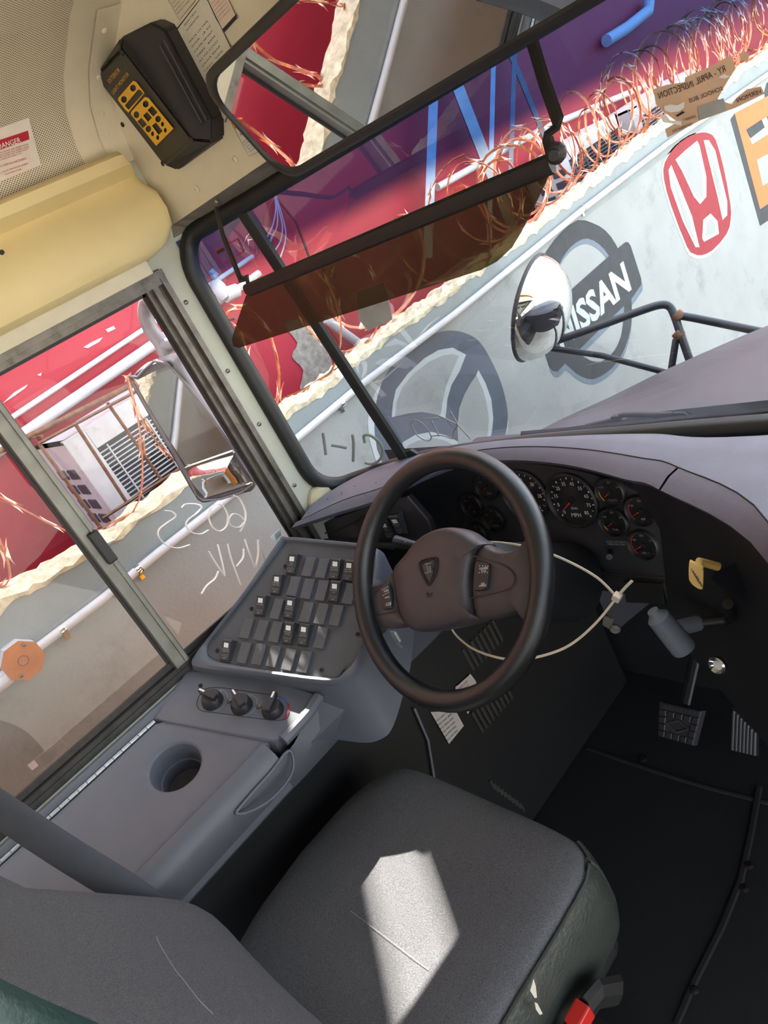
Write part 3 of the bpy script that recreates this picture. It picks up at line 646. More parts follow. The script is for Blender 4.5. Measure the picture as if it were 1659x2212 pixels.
# conduit along the wall
pp = [onX(p, XW+.018) for p in ((-260, 1672), (85, 1397), (219, 1296), (340, 1196), (474, 1090), (639, 949), (783, 829), (980, 680), (1060, 615), (1262, 450), (1440, 312), (1659, 160))]
pipe = thing('conduit_pipe', 'long white plastic conduit clipped along the painted grey wall', 'pipe', (XW, 0, 1.0))
b = MB(); b.tube([V((XW+.018, -3.2, 1.0))]+pp+[V((XW+.018, 9, 1.05))], .0125, 10); obj('tube', b, whitepipe, pipe, True)
for p in ((137, 1362), (738, 872), (1262, 450), (300, 1232)):
    q = onX(p, XW+.018); b = MB(); b.lathe([(.0150, -.008), (.0155, -.006), (.0155, .006), (.0150, .008)], q, (0, 1, 0), 12); b.box((XW, q.y-.006, q.z-.03), (XW+.006, q.y+.006, q.z-.008)); obj('pipe_clip', b, chrome, pipe, True)
q = onX((50, 1427), XW+.04); jb = thing('junction_box', 'octagonal copper-coloured cover plate of a junction box on the conduit', 'junction box', (XW, q.y, q.z-.05))
b = MB(); b.lathe([(.049, -.045), (.049, -.001), (.0, -.001)], q, (1, 0, 0), 8, up=(0, math.cos(.39), math.sin(.39))); obj('box_body', b, whitepipe, jb)
b = MB(); b.lathe([(.050, -.001), (.050, .002), (.0, .002)], q, (1, 0, 0), 8, up=(0, math.cos(.39), math.sin(.39))); cv = obj('cover_plate', b, coppercover, jb)
b = MB(); b.tube([q+V((.0025, .012*math.cos(a*.4), .012*math.sin(a*.4))) for a in range(16)], .0007, 5, True); obj('embossed_ring', b, inkm, cv)
for p in ((52, 1393), (46, 1460)): inst('screw', SCREW, frame(onX(p, XW+.043), (0, 1, 0), (1, 0, 0)), cv)
b = MB(); b.tube([onX(p, XW+.022) for p in ((22, 1462), (5, 1475), (-30, 1500))], .017, 10); obj('pipe_socket', b, whitepipe, jb, True)
# ---------------------------------------------------------------- red building behind the wall
XB = -2.7
b = MB(); b.box((XB-.3, -9, -.98), (XB, 15, 2.05)); bf = struct('building_facade', b, redm, 'glossy red painted building wall behind the grey wall', 'building')
upm = pm('pale_upper_render', (196, 190, 184), .8, bump=.3, bscale=30)  # pale, to keep red bounce light out of the bus
def storey(loop, label):
    b = MB(); b.slab([V((x, y, 6.2)) for x, y in loop], (0, 0, 1), 3.45); struct('sun_blocking_storey', b, upm, label, 'building')  # unseen blocks added to shade the cab; slanted gap passes a sun patch
storey([(XB-.02, 1.456), (XB-.02, 15), (XB-2.5, 15), (XB-2.5, 1.456+2.48*.62)], 'unseen pale upper storey added above the red facade to keep sun off the dash')
storey([(XB-.02, 1.322), (XB-2.5, 1.322+2.48*.62), (XB-2.5, -9), (XB-.02, -9)], 'unseen pale upper storey block added to narrow the sun patch on the seat')
rp = planeX(XB)
decal('bare_patch', cr2([(612, 700), (650, 690), (690, 705), (700, 740), (722, 800), (715, 850), (650, 850), (655, 800), (630, 770), (642, 740)], 3), rp, barec, bf, .004)
for lp in ([(180, 750), (200, 738), (222, 728), (215, 738), (190, 752)], [(228, 712), (245, 704), (250, 710), (233, 718)], [(5, 872), (30, 848), (60, 830), (55, 838), (30, 856)], [(80, 810), (90, 805), (88, 812)]): decal('paint_scuff', lp, rp, whitepipe, bf, .003)
def run(name, label, pts, r, mat, x, cat='pipe', ext=0):
    q = [onX(p, x) for p in pts]
    if ext: d = (q[-1]-q[0]).normalized(); q = [q[0]-d*ext]+q+[q[-1]+d*ext]
    b = MB(); b.tube(q, r, 10); return tag(obj(name, b, mat, None, True), label, cat)
run('conduit_pipe', 'thin white conduit running along the red facade above the air conditioner', [(23, 904), (344, 689)], .0095, whitepipe, XB+.02, ext=.5)
run('drain_pipe', 'thick white paint-splattered pipe along the red facade under the conduit', [(35, 948), (365, 722)], .020, whitepipe, XB+.035, ext=.35)
run('steel_angle', 'rusty horizontal iron bar over the air conditioner', [(58, 945), (335, 806)], .009, rust, -2.34, 'bar', ext=.2)
run('conduit_pipe', 'white conduit behind the dense wire coils on the red facade', [(945, 405), (1065, 338), (1180, 275), (1380, 192)], .018, whitepipe, XB+.06)
run('waste_pipe', 'white pipe stub with elbow on the red facade', [(1310, 88), (1352, 62), (1400, 24), (1402, 0)], .035, whitepipe, XB+.05)
run('fallen_cable', 'black cable hanging on the red facade above the visor', [(600, 430), (640, 480), (655, 520), (668, 555)], .006, rubber, XB+.03, 'cable')
run('drain_pipe', 'slanting pale pipe against the red facade below the visor', [(705, 690), (745, 720), (790, 752)], .02, whitepipe, XB+.04)
fw = thing('frayed_wires', 'bundle of thin pale wires hanging on the red facade above the visor', 'wires', onX((600, 560), XB+.05))
for pts in ([(592, 420), (596, 450), (588, 490), (572, 520)], [(593, 420), (599, 455), (598, 490), (586, 515), (578, 545)], [(594, 420), (604, 460), (610, 490), (606, 520), (595, 540)], [(595, 420), (607, 458), (617, 500), (614, 530), (604, 560)]):
    b = MB(); b.tube(cr([onX(p, XB+.03) for p in pts], 4), .0035, 5); obj('wire', b, whitepipe, fw, True)
tp = thing('water_tap', 'white plastic tap and fitting on the red facade by the pillar', 'tap', onX((490, 640), XB+.04))
b = MB(); b.tube([onX(p, XB+.07) for p in ((462, 605), (472, 622), (488, 640))], [.02, .03, .026], 10); obj('body', b, whitepipe, tp, True)
b = MB(); b.tube([onX(p, XB+.07) for p in ((485, 638), (500, 632), (512, 628))], [.03, .028, .028], 12); obj('socket', b, whitepipe, tp, True)
b = MB(); b.tube([onX(p, XB+.08) for p in ((456, 592), (460, 586), (466, 592), (460, 600))], .012, 8); obj('handle', b, whitepipe, tp, True)
b = MB(); b.tube([onX(p, XB+.06) for p in ((508, 630), (530, 612), (560, 590))], .014, 8); obj('pipe', b, whitepipe, tp, True)
def post(label, a, c, wd, mat=steel, x=-2.6):
    q0, q1 = onX(a, x), onX(c, x); d = (q0-q1).normalized(); q0 = q0 + d*((2.75-q0.z)/max(.2, d.z)) if d.z > .2 else q0
    b = MB(); b.tube([q1-d*.35, q0], wd*.75, 4, flat=(1, 0, .0)); tag(obj('steel_post', b, mat), label, 'post')
post('bright galvanised square post leaning ahead of the red facade', (985, 180), (1065, 385), .05)
post('slim galvanised post standing upright behind the coiled wire', (937, 205), (930, 400), .04)
post('thin galvanised post right of the leaning bright post', (1066, 130), (1060, 380), .022)
post('dark thin post behind the visor hanger', (1112, 105), (1104, 340), .022, pipegrey)
post('dark brace crossing behind the visor hanger', (1098, 105), (1170, 280), .024, pipegrey)
# ---------------------------------------------------------------- air conditioners
def aircon(label, x0, x1, y0, y1, z0, z1, front=acwhite, nsl=24, nbars=4):
    t = thing('air_conditioner', label, 'air conditioner', ((x0+x1)/2, (y0+y1)/2, z0))
    ym = y0+.075; b = MB()
    b.box((x1, y0, z0), (x0-.02, y0+.012, z1)); b.box((x1, y0, z0), (x0-.02, y1, z0+.02)); b.box((x1, y0, z1-.012), (x0, y1, z1)); b.box((x1, y1-.012, z0), (x0, y1, z1)); b.box((x1, y0, z0), (x1+.01, y1, z1))
    b.box((x0-.02, y0, z0), (x0, ym, z1), None, .004); b.box((x0-.02, ym, z1-.07), (x0, y1, z1-.012)); obj('casing', b, acwhite, t)
    b = MB(); b.box((x0-.03, ym, z0+.02), (x0-.026, y1-.012, z1-.07)); obj('coil', b, acdark, t)
    cy, cz, rr = (ym+y1)/2+.05, (z0+z1)/2-.03, min(y1-ym, z1-z0)*.42
    b = MB(); b.lathe([(rr, -.001), (rr, .003), (0, .003)], (x0-.026, cy, cz), (1, 0, 0), 28); obj('fan_opening', b, inkm, t)
    sl = MB(); sl.box((0, 0, 0), (.008, y1-ym-.012, .0035)); me = mesh_of(sl, front)
    for k in range(nsl): inst('slat', me, Matrix.Translation((x0-.012, ym, z0+.03+(z1-z0-.12)*k/(nsl-1))), t)
    bb = MB(); bb.box((0, 0, 0), (.006, .004, z1-z0-.1)); me = mesh_of(bb, front)
    for k in range(nbars): inst('grille_bar', me, Matrix.Translation((x0-.004, ym+.03+(y1-ym-.06)*k/max(1, nbars-1), z0+.025)), t)
    vv = MB(); vv.box((0, -.004, 0), (.075, .004, .034), None, .003); me = mesh_of(vv, acdark)
    n = int((z1-z0-.1)/.056)
    for c in range(2):
        for k in range(n): inst('side_vent', me, Matrix.Translation((x1+.07+c*.105, y0-.002, z0+.05+k*.056)), t)
    return t
aircon('white air conditioner in a rusty cage behind the wall by the side window', -2.30, -2.62, .612, 1.20, .78, 1.352, acwhite, 34, 4)
q = onX((1345, 242), -2.45); aircon('white air conditioner behind dense razor wire and the windshield sticker', -2.40, -2.66, q.y, q.y+.85, .70, q.z)
q = onX((1185, 335), -2.45); aircon('grimy dark grilled air conditioner behind coiled razor wire', -2.40, -2.64, q.y, q.y+.62, .70, q.z, pipegrey, 26, 5)
cg = thing('iron_cage', 'rusty iron cage bars in front of the white air conditioner', 'cage', (-2.24, .9, .8))
for a, c in (((160, 912), (290, 1110)), ((84, 958), (232, 1160)), ((232, 870), (372, 1070))):
    b = MB(); b.tube([onX(a, -2.24), onX(c, -2.24)], .0055, 4, flat=(1, 0, 0)); obj('cage_bar', b, rust, cg)
for a, c in (((222, 1120), (392, 1010)), ((84, 958), (330, 826))):
    b = MB(); b.tube([onX(a, -2.235), onX(c, -2.235)], .005, 4, flat=(1, 0, 0)); obj('cage_bar', b, rust, cg)
for y_ in (.56, 1.3):
    b = MB(); b.tube([V((-2.24, y_, 1.40)), V((XB, y_, 1.40))], .006, 4); obj('wall_strut', b, rust, cg)
# ---------------------------------------------------------------- razor wire
BARB = None
def coil(label, y0, y1, pitch, rad, seed, zc=1.27, x=-2.03, loops=None):
    rnd = random.Random(seed); t = thing('razor_wire', label, 'razor wire', (x, (y0+y1)/2, 1.12), 'razor wire coils along the wall top')
    n = max(1, int((y1-y0)/pitch)); pts = []; ph = rnd.random()*6
    for i in range(n*24+1):
        a = i/24; lp = int(a); rnd2 = random.Random(seed*91+lp); rnd3 = random.Random(seed*91+lp+1); f = a-lp
        jx = lambda s: (rnd2.uniform(-s, s)*(1-f)+rnd3.uniform(-s, s)*f)
        th = 2*math.pi*a+ph; rr = rad*(1+jx(.32))
        pts.append(V((x+rr*.62*math.cos(th)+jx(.02), y0+(y1-y0)*a/n+jx(pitch*.7)+rr*(.35+jx(.4))*math.sin(th+1+jx(.8)), zc+rr*math.sin(th)+jx(.02))))
    for p in pts: p.z = max(p.z, ztop(p.y)+.02)
    b = MB(); b.tube(pts, [(.0058, .002)]*len(pts), 5, False); obj('wire', b, copper, t, True)
    b = MB(); acc = 0
    for i in range(1, len(pts)-1):
        acc += (pts[i]-pts[i-1]).length
        if acc > .085:
            acc = 0; tn = (pts[i+1]-pts[i-1]).normalized(); sdv = tn.orthogonal().normalized(); sdv.rotate(Matrix.Rotation(rnd.random()*6.28, 3, tn)); o2 = tn.cross(sdv)
            for sg in (1, -1):
                c = pts[i]
                vsx = [b.bm.verts.new(c+q) for q in (tn*.016+sdv*.009*sg, tn*.038+sdv*.014*sg, tn*.007+o2*.003, -tn*.007-o2*.003, -tn*.038+sdv*.014*sg, -tn*.016+sdv*.009*sg)]
                for f in ((0, 1, 2), (2, 3, 0), (0, 3, 5), (3, 4, 5)):
                    try: b.bm.faces.new([vsx[k] for k in f])
                    except ValueError: pass
    o = obj('barbs', b, pm('barb_metal', (226, 190, 164), .22, .8, var=.2), t); o['kind'] = 'stuff'
coil('loose wide razor wire loops in front of the caged air conditioner', .18, .98, .26, .155, 3)
coil('stretched razor wire loops below the visor beside the bare concrete patch', 1.0, 2.3, .22, .15, 5)
coil('dense razor wire coil under the leaning steel post', 2.3, 3.6, .085, .15, 8, 1.30)
coil('dense bright razor wire coil behind the windshield sticker', 3.6, 7.0, .10, .18, 13, 1.34)
coil('loose razor wire loops behind the driver seat window', -1.9, .12, .30, .16, 17)
# ================================================================ DASHBOARD
def st(pts, z, ext=()): 
    out = []
    for i, p in enumerate(pts): out.append(onZ(p, z[i] if isinstance(z, list) else z))
    return out+[V(e) for e in ext]
F_ = st([(690, 1078), (745, 1042), (830, 1003), (920, 975), (1010, 958), (1120, 946), (1250, 940), (1400, 938), (1560, 946)], 1.05, [(-.20, .935, 1.05), (.40, .93, 1.045)])
S1 = st([(650, 1122), (740, 1080), (830, 1050), (920, 1005), (1010, 976), (1120, 964), (1250, 968), (1380, 987), (1465, 1008), (1659, 1125)], [1.043, 1.047, 1.05, 1.05, 1.05, 1.05, 1.05, 1.05, 1.05, 1.05], [(-.25, .42, 1.045)])
L_ = st([(630, 1140), (725, 1108), (815, 1080), (905, 1035), (1000, 1002), (1110, 994), (1230, 1005), (1350, 1035), (1425, 1058), (1659, 1217)], [1.037, 1.036, 1.035, 1.035, 1.035, 1.035, 1.035, 1.035, 1.035, 1.03], [(-.21, .34, 1.02)])
NS = 6
Fc, Sc, Lc = cr(F_, NS), cr(S1, NS), cr(L_, NS)
dash = thing('dashboard', 'charcoal bus dashboard with curved brow, gauge cluster and rocker switches', 'dashboard', (-.8, .95, .68))
b = MB(); b.grid([[p+V((0, .022, -.02)) for p in Fc], [p+V((0, .012, -.006)) for p in Fc], Fc, [p.lerp(q, .5)+V((0, 0, .004)) for p, q in zip(Fc, Sc)], Sc]); obj('top_panel', b, dashm, dash, True)
b = MB(); b.tube([p+V((0, 0, -.0012)) for p in Sc], .0016, 5); obj('seam', b, inkm, dash)
brow_m = pm('brow_vinyl', (86, 86, 98), .42, bump=.35, bscale=1100, var=.06)
k = 8*NS
for nm, a, c in (('brow', 0, k-0), ('brow', k, len(Sc)-1)):
    rng = list(range(a, c+1)); off = lambda i, q: q+(Sc[min(i+1, len(Sc)-1)]-Sc[max(i-1, 0)]).normalized()*(-.0025 if (i == k and a == 0) else (.0025 if i == k else 0))
    b = MB(); b.grid([[off(i, Sc[i])+V((0, 0, -.001)) for i in rng], [off(i, Sc[i].lerp(Lc[i], .5))+V((0, 0, .003)) for i in rng], [off(i, Lc[i]) for i in rng], [off(i, Lc[i])+V((0, .006, -.010)) for i in rng], [off(i, Lc[i])+V((0, .014, -.013)) for i in rng], [off(i, Lc[i])+V((0, .075, -.008)) for i in rng]]); obj(nm, b, brow_m, dash, True)
# vents dots on the left of the top panel
mb = MB()
for p in ((667, 1108), (707, 1078), (738, 1065), (766, 1050), (812, 1043), (790, 1070)): decal_mb(mb, [ngon_disc(p[0], p[1], 1.8, 1.2, 8)], lambda q, l=0: onZ(q, 1.05+l), .003)
obj('pin_hole', mb, inkm, dash)
# body behind cluster
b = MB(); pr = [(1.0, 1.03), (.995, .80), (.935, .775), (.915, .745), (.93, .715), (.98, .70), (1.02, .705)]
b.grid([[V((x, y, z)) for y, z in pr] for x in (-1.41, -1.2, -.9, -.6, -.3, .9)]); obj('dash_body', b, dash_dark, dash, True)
CN = V((0, -.985, .17)).normalized(); CO = V((-.85, .962, .94)); cl = plane(CO, CN)
b = MB(); b.slab([cl(p) for p in cr2([(905, 1065), (955, 1030), (1040, 1002), (1130, 1000), (1250, 1018), (1350, 1050), (1420, 1095), (1440, 1180), (1448, 1246), (1380, 1244), (1290, 1234), (1240, 1200), (1090, 1194), (1000, 1192), (935, 1160)], 3)], CN, .03, .003); clp = obj('cluster_panel', b, pm('cluster_plastic', (46, 45, 49), .5, bump=.2, bscale=1300), dash, True)
b = MB(); lp = [cl(p, .003) for p in cr2([(1000, 1192), (1090, 1194), (1240, 1200), (1290, 1234), (1380, 1246), (1449, 1250)], 4, False)]; b.tube(lp, .004, 6); obj('cluster_lip', b, dash_dark, dash, True)
def gauge(px, r, a0, nums=None, text=None, arc=None, needle=-140):
    o = cl(px, .002); M = frame(o, (1, 0, 0), CN)
    b = MB(); b.lathe([(r*1.14, -.004), (r*1.16, .006), (r*1.08, .009), (r*1.0, .004), (r*.99, .001)], (0, 0, 0), (0, 0, 1), 32); g = inst('gauge', mesh_of(b, blackp, True), M, dash)
    def sub(nm, mb, mat):
        me = mesh_of(mb, mat); q = bpy.data.objects.new(nm, me); COL.objects.link(q); q.parent = g; return q
    b = MB(); b.lathe([(r, .0012), (0, .0012)], (0, 0, 0), (0, 0, 1), 32); sub('dial', b, dialm)
    mb = MB(); an = math.radians(needle); d = V((math.sin(an), math.cos(an), 0)); s_ = V((d.y, -d.x, 0))
    mb.poly([V((0, 0, .004))+d*r*.85, V((0, 0, .004))+s_*r*.035-d*r*.1, V((0, 0, .004))-s_*r*.035-d*r*.1]); sub('needle', mb, orange_needle)
    b = MB(); b.lathe([(r*.16, .0015), (r*.15, .005), (0, .0055)], (0, 0, 0), (0, 0, 1), 14); sub('hub_cap', b, blackm)
    mb = MB()
    for kk in range(17):
        an = math.radians(-135+270*kk/16); d = V((math.sin(an), math.cos(an), 0)); s_ = V((d.y, -d.x, 0)); w_ = r*.012*(2 if kk % 2 == 0 else 1)
        mb.poly([d*r*.96+s_*w_+V((0, 0, .0018)), d*r*.96-s_*w_+V((0, 0, .0018)), d*r*.88-s_*w_+V((0, 0, .0018)), d*r*.88+s_*w_+V((0, 0, .0018))])
    if nums:
        for s_, an in nums:
            an = math.radians(an); text_local(mb, s_, math.sin(an)*r*.72, math.cos(an)*r*.72, r*.15, None, .0019)
    if text:
        for s_, yy_, hh in text: text_local(mb, s_, 0, r*yy_, r*hh, None, .0019)
    sub('dial_print', mb, white if r > .04 else greyprint)
    if arc:
        col, aa, ab = arc; mb = MB(); vs1 = [V((math.sin(math.radians(aa+(ab-aa)*i/8)), math.cos(math.radians(aa+(ab-aa)*i/8)), 0)) for i in range(9)]
        mb.grid([[v*r*.97+V((0, 0, .002)) for v in vs1], [v*r*.90+V((0, 0, .002)) for v in vs1]]); sub('colour_band', mb, col)
mph = [(str(v), -135+270*i/9) for i, v in enumerate((0, 5, 15, 25, 35, 45, 55, 65, 75, 85))]
gauge((1237, 1080), .050, 0, mph, [('MPH', -.62, .17), ('KM/H', -.34, .09)], None, -128)
gauge((1136, 1070), .050, 0, [(str(v), -135+45*i) for i, v in enumerate((0, 5, 10, 15, 20, 25, 30))], [('RPM', -.6, .13)], None, -128)
sm = [('100', -60), ('200', 0), ('260', 60)]
for px, nd, tx_, ar in (((1053, 1050), -125, 'TEMP', None), ((1021, 1090), -125, 'OIL', None), ((1067, 1120), -125, 'TRANS', None), ((1033, 1154), -5, 'VAC', None), ((1320, 1062), -125, 'VOLTS', (yellow, -135, -90)), ((1386, 1102), -120, 'AIR', (redink, -135, -60)), ((1327, 1126), -125, 'FUEL', (yellow, -135, -110)), ((1391, 1176), -120, 'AIR 2', (redink, -135, -40))):
    gauge(px, .0265, 0, sm, [(tx_, -.62, .17)], ar, nd)
mb = MB(); zc_ = zm(980, 960, 3.318)
text_mb(mb, 'ULTRA LOW SULFUR', zc_(1095, 702), (44, 1.5), (-1.2, -4), cl, .002); text_mb(mb, 'DIESEL FUEL ONLY', zc_(1105, 720), (40, 1.5), (-1.2, -4), cl, .002); obj('cluster_text', mb, greyprint, dash)
b = MB(); b.tube([cl((1318, 1195), .004), cl((1316, 1203), .03)], .006, 10); obj('trip_button', b, blackp, dash, True)
# left switch pocket
PO = onY((760, 1140), .775); PN = V((.28, -.93, .24)).normalized(); pk = plane(PO, PN)
b = MB(); b.slab([pk(p) for p in [(632, 1160), (700, 1130), (820, 1085), (880, 1072), (925, 1125), (940, 1165), (900, 1192), (780, 1180), (690, 1172)]], PN, .02, .003); obj('pocket_panel', b, blackp, dash)
b = MB(); b.tube(cr([pk(p, .012) for p in ((626, 1165), (690, 1170), (780, 1176), (850, 1180))], 3), .008, 8); obj('pocket_lip', b, dash_dark, dash, True)
b = MB(); b.tube(cr([pk(p, .004) for p in ((678, 1160), (740, 1140), (800, 1110), (818, 1112), (808, 1150), (780, 1163), (720, 1165))], 3, True), .002, 6, True); obj('pocket_recess', b, dash_dark, dash, True)
# rocker: local x right, y up, z out; 22 x 42 mm
def rocker_mesh():
    b = MB(); prof = [(-.021, .004), (-.020, .0075), (-.012, .0085), (-.002, .010), (.008, .0145), (.016, .0165), (.020, .0145), (.021, .006)]
    rows = [[V((sx_*.0105, y, z-(.0006 if abs(sx_) == 1 else 0))) for sx_ in (-1, -.85, 0, .85, 1)] for y, z in prof]
    b.grid(rows)
    for sx_ in (0, 4):
        b.bm.faces.new([b.bm.verts.new(rows[i][sx_]) for i in range(len(rows))]+[b.bm.verts.new(V((rows[0][sx_].x, .021, 0))), b.bm.verts.new(V((rows[0][sx_].x, -.021, 0)))])
    b.grid([[V((-.0105, -.021, 0)), V((.0105, -.021, 0))], rows[0][::4]]); b.grid([[V((-.0105, .021, 0)), V((.0105, .021, 0))], rows[-1][::4]])
    b.box((-.0125, -.023, -.001), (.0125, .023, .0025), None, .001)
    return mesh_of(b, rockm, False)
ROCK = rocker_mesh()
def icon_mesh():
    b = MB(); b.poly([V((-.0055, .0035, .0129)), V((.0055, .0035, .0129)), V((.0055, .0122, .0163)), V((-.0055, .0122, .0163))]); return mesh_of(b, white)
ICON = icon_mesh()
def leg_mesh(t1, t2=None):
    b = MB(); text_local(b, 'OFF', 0, -.0165, .0032, None, .0087); text_local(b, t1, 0, .0004, .0028, .016 if len(t1) > 4 else None, .0125)
    if t2: text_local(b, t2, 0, -.0034, .0028, .016 if len(t2) > 4 else None, .0110)
    for r_ in range(3):
        for c_ in range(4): b.box((-.0062+c_*.0041-.0005, -.0125+r_*.0024-.0005, .0085), (-.0062+c_*.0041+.0005, -.0125+r_*.0024+.0005, .0089))
    return mesh_of(b, greyprint)
def top_dots():
    b = MB()
    for c_ in range(4): b.poly([V((-.008+c_*.0045, .0145, .0167)), V((-.0055+c_*.0045, .0145, .0167)), V((-.0067+c_*.0045, .0178, .0163))])
    return mesh_of(b, inkm)
TDOT = top_dots()
def rocker(M, parent, t1, t2=None):
    r_ = inst('rocker_switch', ROCK, M, parent)
    for nm, me in (('icon', ICON), ('legend', leg_mesh(t1, t2)), ('grip_marks', TDOT)):
        q = bpy.data.objects.new(nm, me); COL.objects.link(q); q.parent = r_
RX = V((.904, .321, -.282))
zk = zm(580, 1040, 3.95)
for p, t1 in ((zk(1120, 350), 'RIGHT'), (zk(1028, 385), 'LEFT')): rocker(frame(pk(p, .002), (1, 0, 0), PN) @ Matrix.Scale(1.15, 4), dash, t1, 'FAN')
# right wing of the dash below the brow
Lr = [Lc[i] for i in range(8*NS-6, len(Lc))]
b = MB(); n_ = len(Lr); bot = [V((-.74, .92, .64)).lerp(V((-.40, .70, .48)), min(1, i/(n_-1)*1.3)) for i in range(n_)]
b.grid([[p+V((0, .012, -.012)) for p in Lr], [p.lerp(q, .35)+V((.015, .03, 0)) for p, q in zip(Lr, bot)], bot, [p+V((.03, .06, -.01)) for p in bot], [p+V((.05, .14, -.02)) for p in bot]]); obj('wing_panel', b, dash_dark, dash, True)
b = MB(); b.slab([cl(p, .02) for p in ((1345, 1258), (1430, 1262), (1436, 1306), (1352, 1302))], CN, .01, .002); obj('lower_switch_bank', b, blackp, dash)
# ================================================================ STEERING
WC = EYE+V((-.961, .664, -.648))*.915; WS = .915/.9787; WN = V((.059, -.755, .653)).normalized(); wpz = plane(WC, WN)
sw = thing('steering_wheel', 'black leather steering wheel with two wide spokes and shield emblem', 'steering wheel', WC)
ax = V((1, 0, 0)); ax = (ax-WN*ax.dot(WN)).normalized(); ay = WN.cross(ax)
b = MB(); nseg = 72; rows = []
for i in range(nseg):
    a = 2*math.pi*i/nseg; d = ax*math.cos(a)+ay*math.sin(a)
    rows.append([WC+d*(.1970+.0180*math.cos(2*math.pi*k_/14))+WN*(.0190*math.sin(2*math.pi*k_/14)) for k_ in range(14)])
b.grid(rows, True, True); obj('rim', b, leather, sw, True)
zw = zm(760, 960, 3.687)
pad = [zw(*p) for p in [(318, 1000), (400, 890), (520, 745), (640, 675), (760, 656), (880, 690), (960, 745), (1030, 788), (980, 845), (945, 970), (930, 1130), (938, 1270), (960, 1345), (988, 1400), (800, 1455), (600, 1490), (480, 1490), (420, 1440), (370, 1330), (335, 1170)]]
PADN = -.008
b = MB(); b.dome([wpz(p, PADN) for p in cr2(pad, 3)], WN, [(.90, -.055), (1.0, -.035), (1.0, -.016), (.985, -.006), (.95, .002), (.88, .0065), (.6, .010)]); pd = obj('centre_pad', b, hubm, sw, True)
rs_ = [zw(*p) for p in [(975, 850), (1035, 795), (1100, 830), (1200, 850), (1330, 810), (1385, 740), (1440, 800), (1470, 1000), (1460, 1200), (1400, 1420), (1350, 1400), (1300, 1335), (1200, 1370), (990, 1400), (955, 1330), (940, 1250), (935, 1130), (950, 970)]]
b = MB(); b.dome([wpz(p, PADN) for p in cr2(rs_, 2)], WN, [(.92, -.04), (1.0, -.026), (1.0, -.014), (.97, -.006), (.88, -.001), (.6, .002)]); rsp = obj('spoke', b, hubm, sw, True)
ls_ = [zw(*p) for p in [(90, 1060), (120, 1105), (180, 1115), (255, 1085), (318, 1005), (335, 1170), (368, 1330), (415, 1435), (300, 1470), (190, 1465), (145, 1500), (120, 1520), (80, 1400), (55, 1230), (60, 1100)]]
b = MB(); b.dome([wpz(p, PADN) for p in cr2(ls_, 2)], WN, [(.92, -.04), (1.0, -.026), (1.0, -.014), (.97, -.006), (.88, -.001), (.6, .002)]); lsp = obj('spoke', b, hubm, sw, True)
def lineloop(name, pts, mat, parent, r=.0009, lift=.004, closed=True, n=3):
    q = cr([wpz(p, lift) for p in pts], n, closed); b = MB(); b.tube(q, r, 5, closed); return obj(name, b, mat, parent)
lineloop('inset_groove', [zw(*p) for p in [(962, 885), (1150, 940), (1265, 1000), (1300, 1075), (1265, 1140), (1150, 1182), (945, 1225)]], inkm, rsp, .0011, -.004, False)
lineloop('inset_groove', [zw(*p) for p in [(235, 1140), (160, 1210), (132, 1270), (150, 1340), (175, 1365), (365, 1330)]], inkm, lsp, .0009, -.005, False)
def button(pts, parent, dots, words):
    b = MB(); b.dome([wpz(zw(*p), -.006) for p in cr2(pts, 3)], WN, [(1.0, -.004), (1.0, .004), (.92, .006), (.6, .0062)]); o = obj('button', b, blackp, parent, True)
    mb = MB(); S_ = lambda p, l=0: wpz(p, l)
    for p in dots: decal_mb(mb, [ngon_disc(*zw(*p), 1.0, 1.0, 6)], S_, .0022)
    for s_, a, rv, uv_ in words: text_mb(mb, s_, zw(*a), (rv[0]/3.687, rv[1]/3.687), (uv_[0]/3.687, uv_[1]/3.687), S_, .0022)
    obj('button_print', mb, white, o)
button([(1005, 932), (1050, 935), (1100, 952), (1107, 985), (1095, 1120), (1075, 1160), (1005, 1170), (986, 1140), (992, 1000)], rsp, [(1018+k_*22, 967) for k_ in range(4)]+[(1014+k_*22, 1021) for k_ in range(4)], [('FLASHERS', (1016, 1000), (68, -8), (2, -20)), ('ON/OFF', (1030, 1014), (42, 0), (0, -12)), ('RED', (1030, 1118), (28, -4), (1, -15)), ('OVERRIDE', (1012, 1135), (58, -6), (1, -15))])
button([(288, 1103), (250, 1135), (232, 1160), (240, 1215), (262, 1312), (318, 1310), (325, 1275), (322, 1190), (305, 1118)], lsp, [(244+k_*14, 1158-k_*8) for k_ in range(4)]+[(250+k_*14, 1202-k_*8) for k_ in range(4)], [('HORN', (255, 1180), (36, -12), (1, -18)), ('DOOR', (264, 1228), (34, -8), (1, -14)), ('CLOSE', (270, 1288), (44, -10), (1, -26))])
lineloop('emblem', [zw(*p) for p in [(532, 955), (570, 920), (620, 905), (662, 900), (678, 918), (674, 1000), (650, 1065), (612, 1125), (575, 1070), (545, 1005)]], pm('embossed_plastic', (30, 29, 30), .35), pd, .0016, .0035)
lineloop('emblem', [zw(*p) for p in [(548, 958), (580, 935), (625, 918), (652, 915), (660, 940), (652, 1010), (612, 1100), (570, 1030)]], MATS['embossed_plastic'], pd, .0009, .0035)
strokes('emblem', [[zw(585, 955), zw(635, 945)], [zw(600, 955), zw(612, 1020)], [zw(585, 1025), zw(640, 1012)], [zw(622, 965), zw(628, 1015)]], wpz, .0022, pm('worn_emblem', (96, 90, 92), .4), pd, .004)
strokes('embossed_mark', [[zw(597, 1178), zw(602, 1222)], [zw(602, 1195), zw(616, 1190), zw(620, 1215)], [zw(622, 1210), zw(640, 1182)]], wpz, .0010, inkm, pd, .0035)
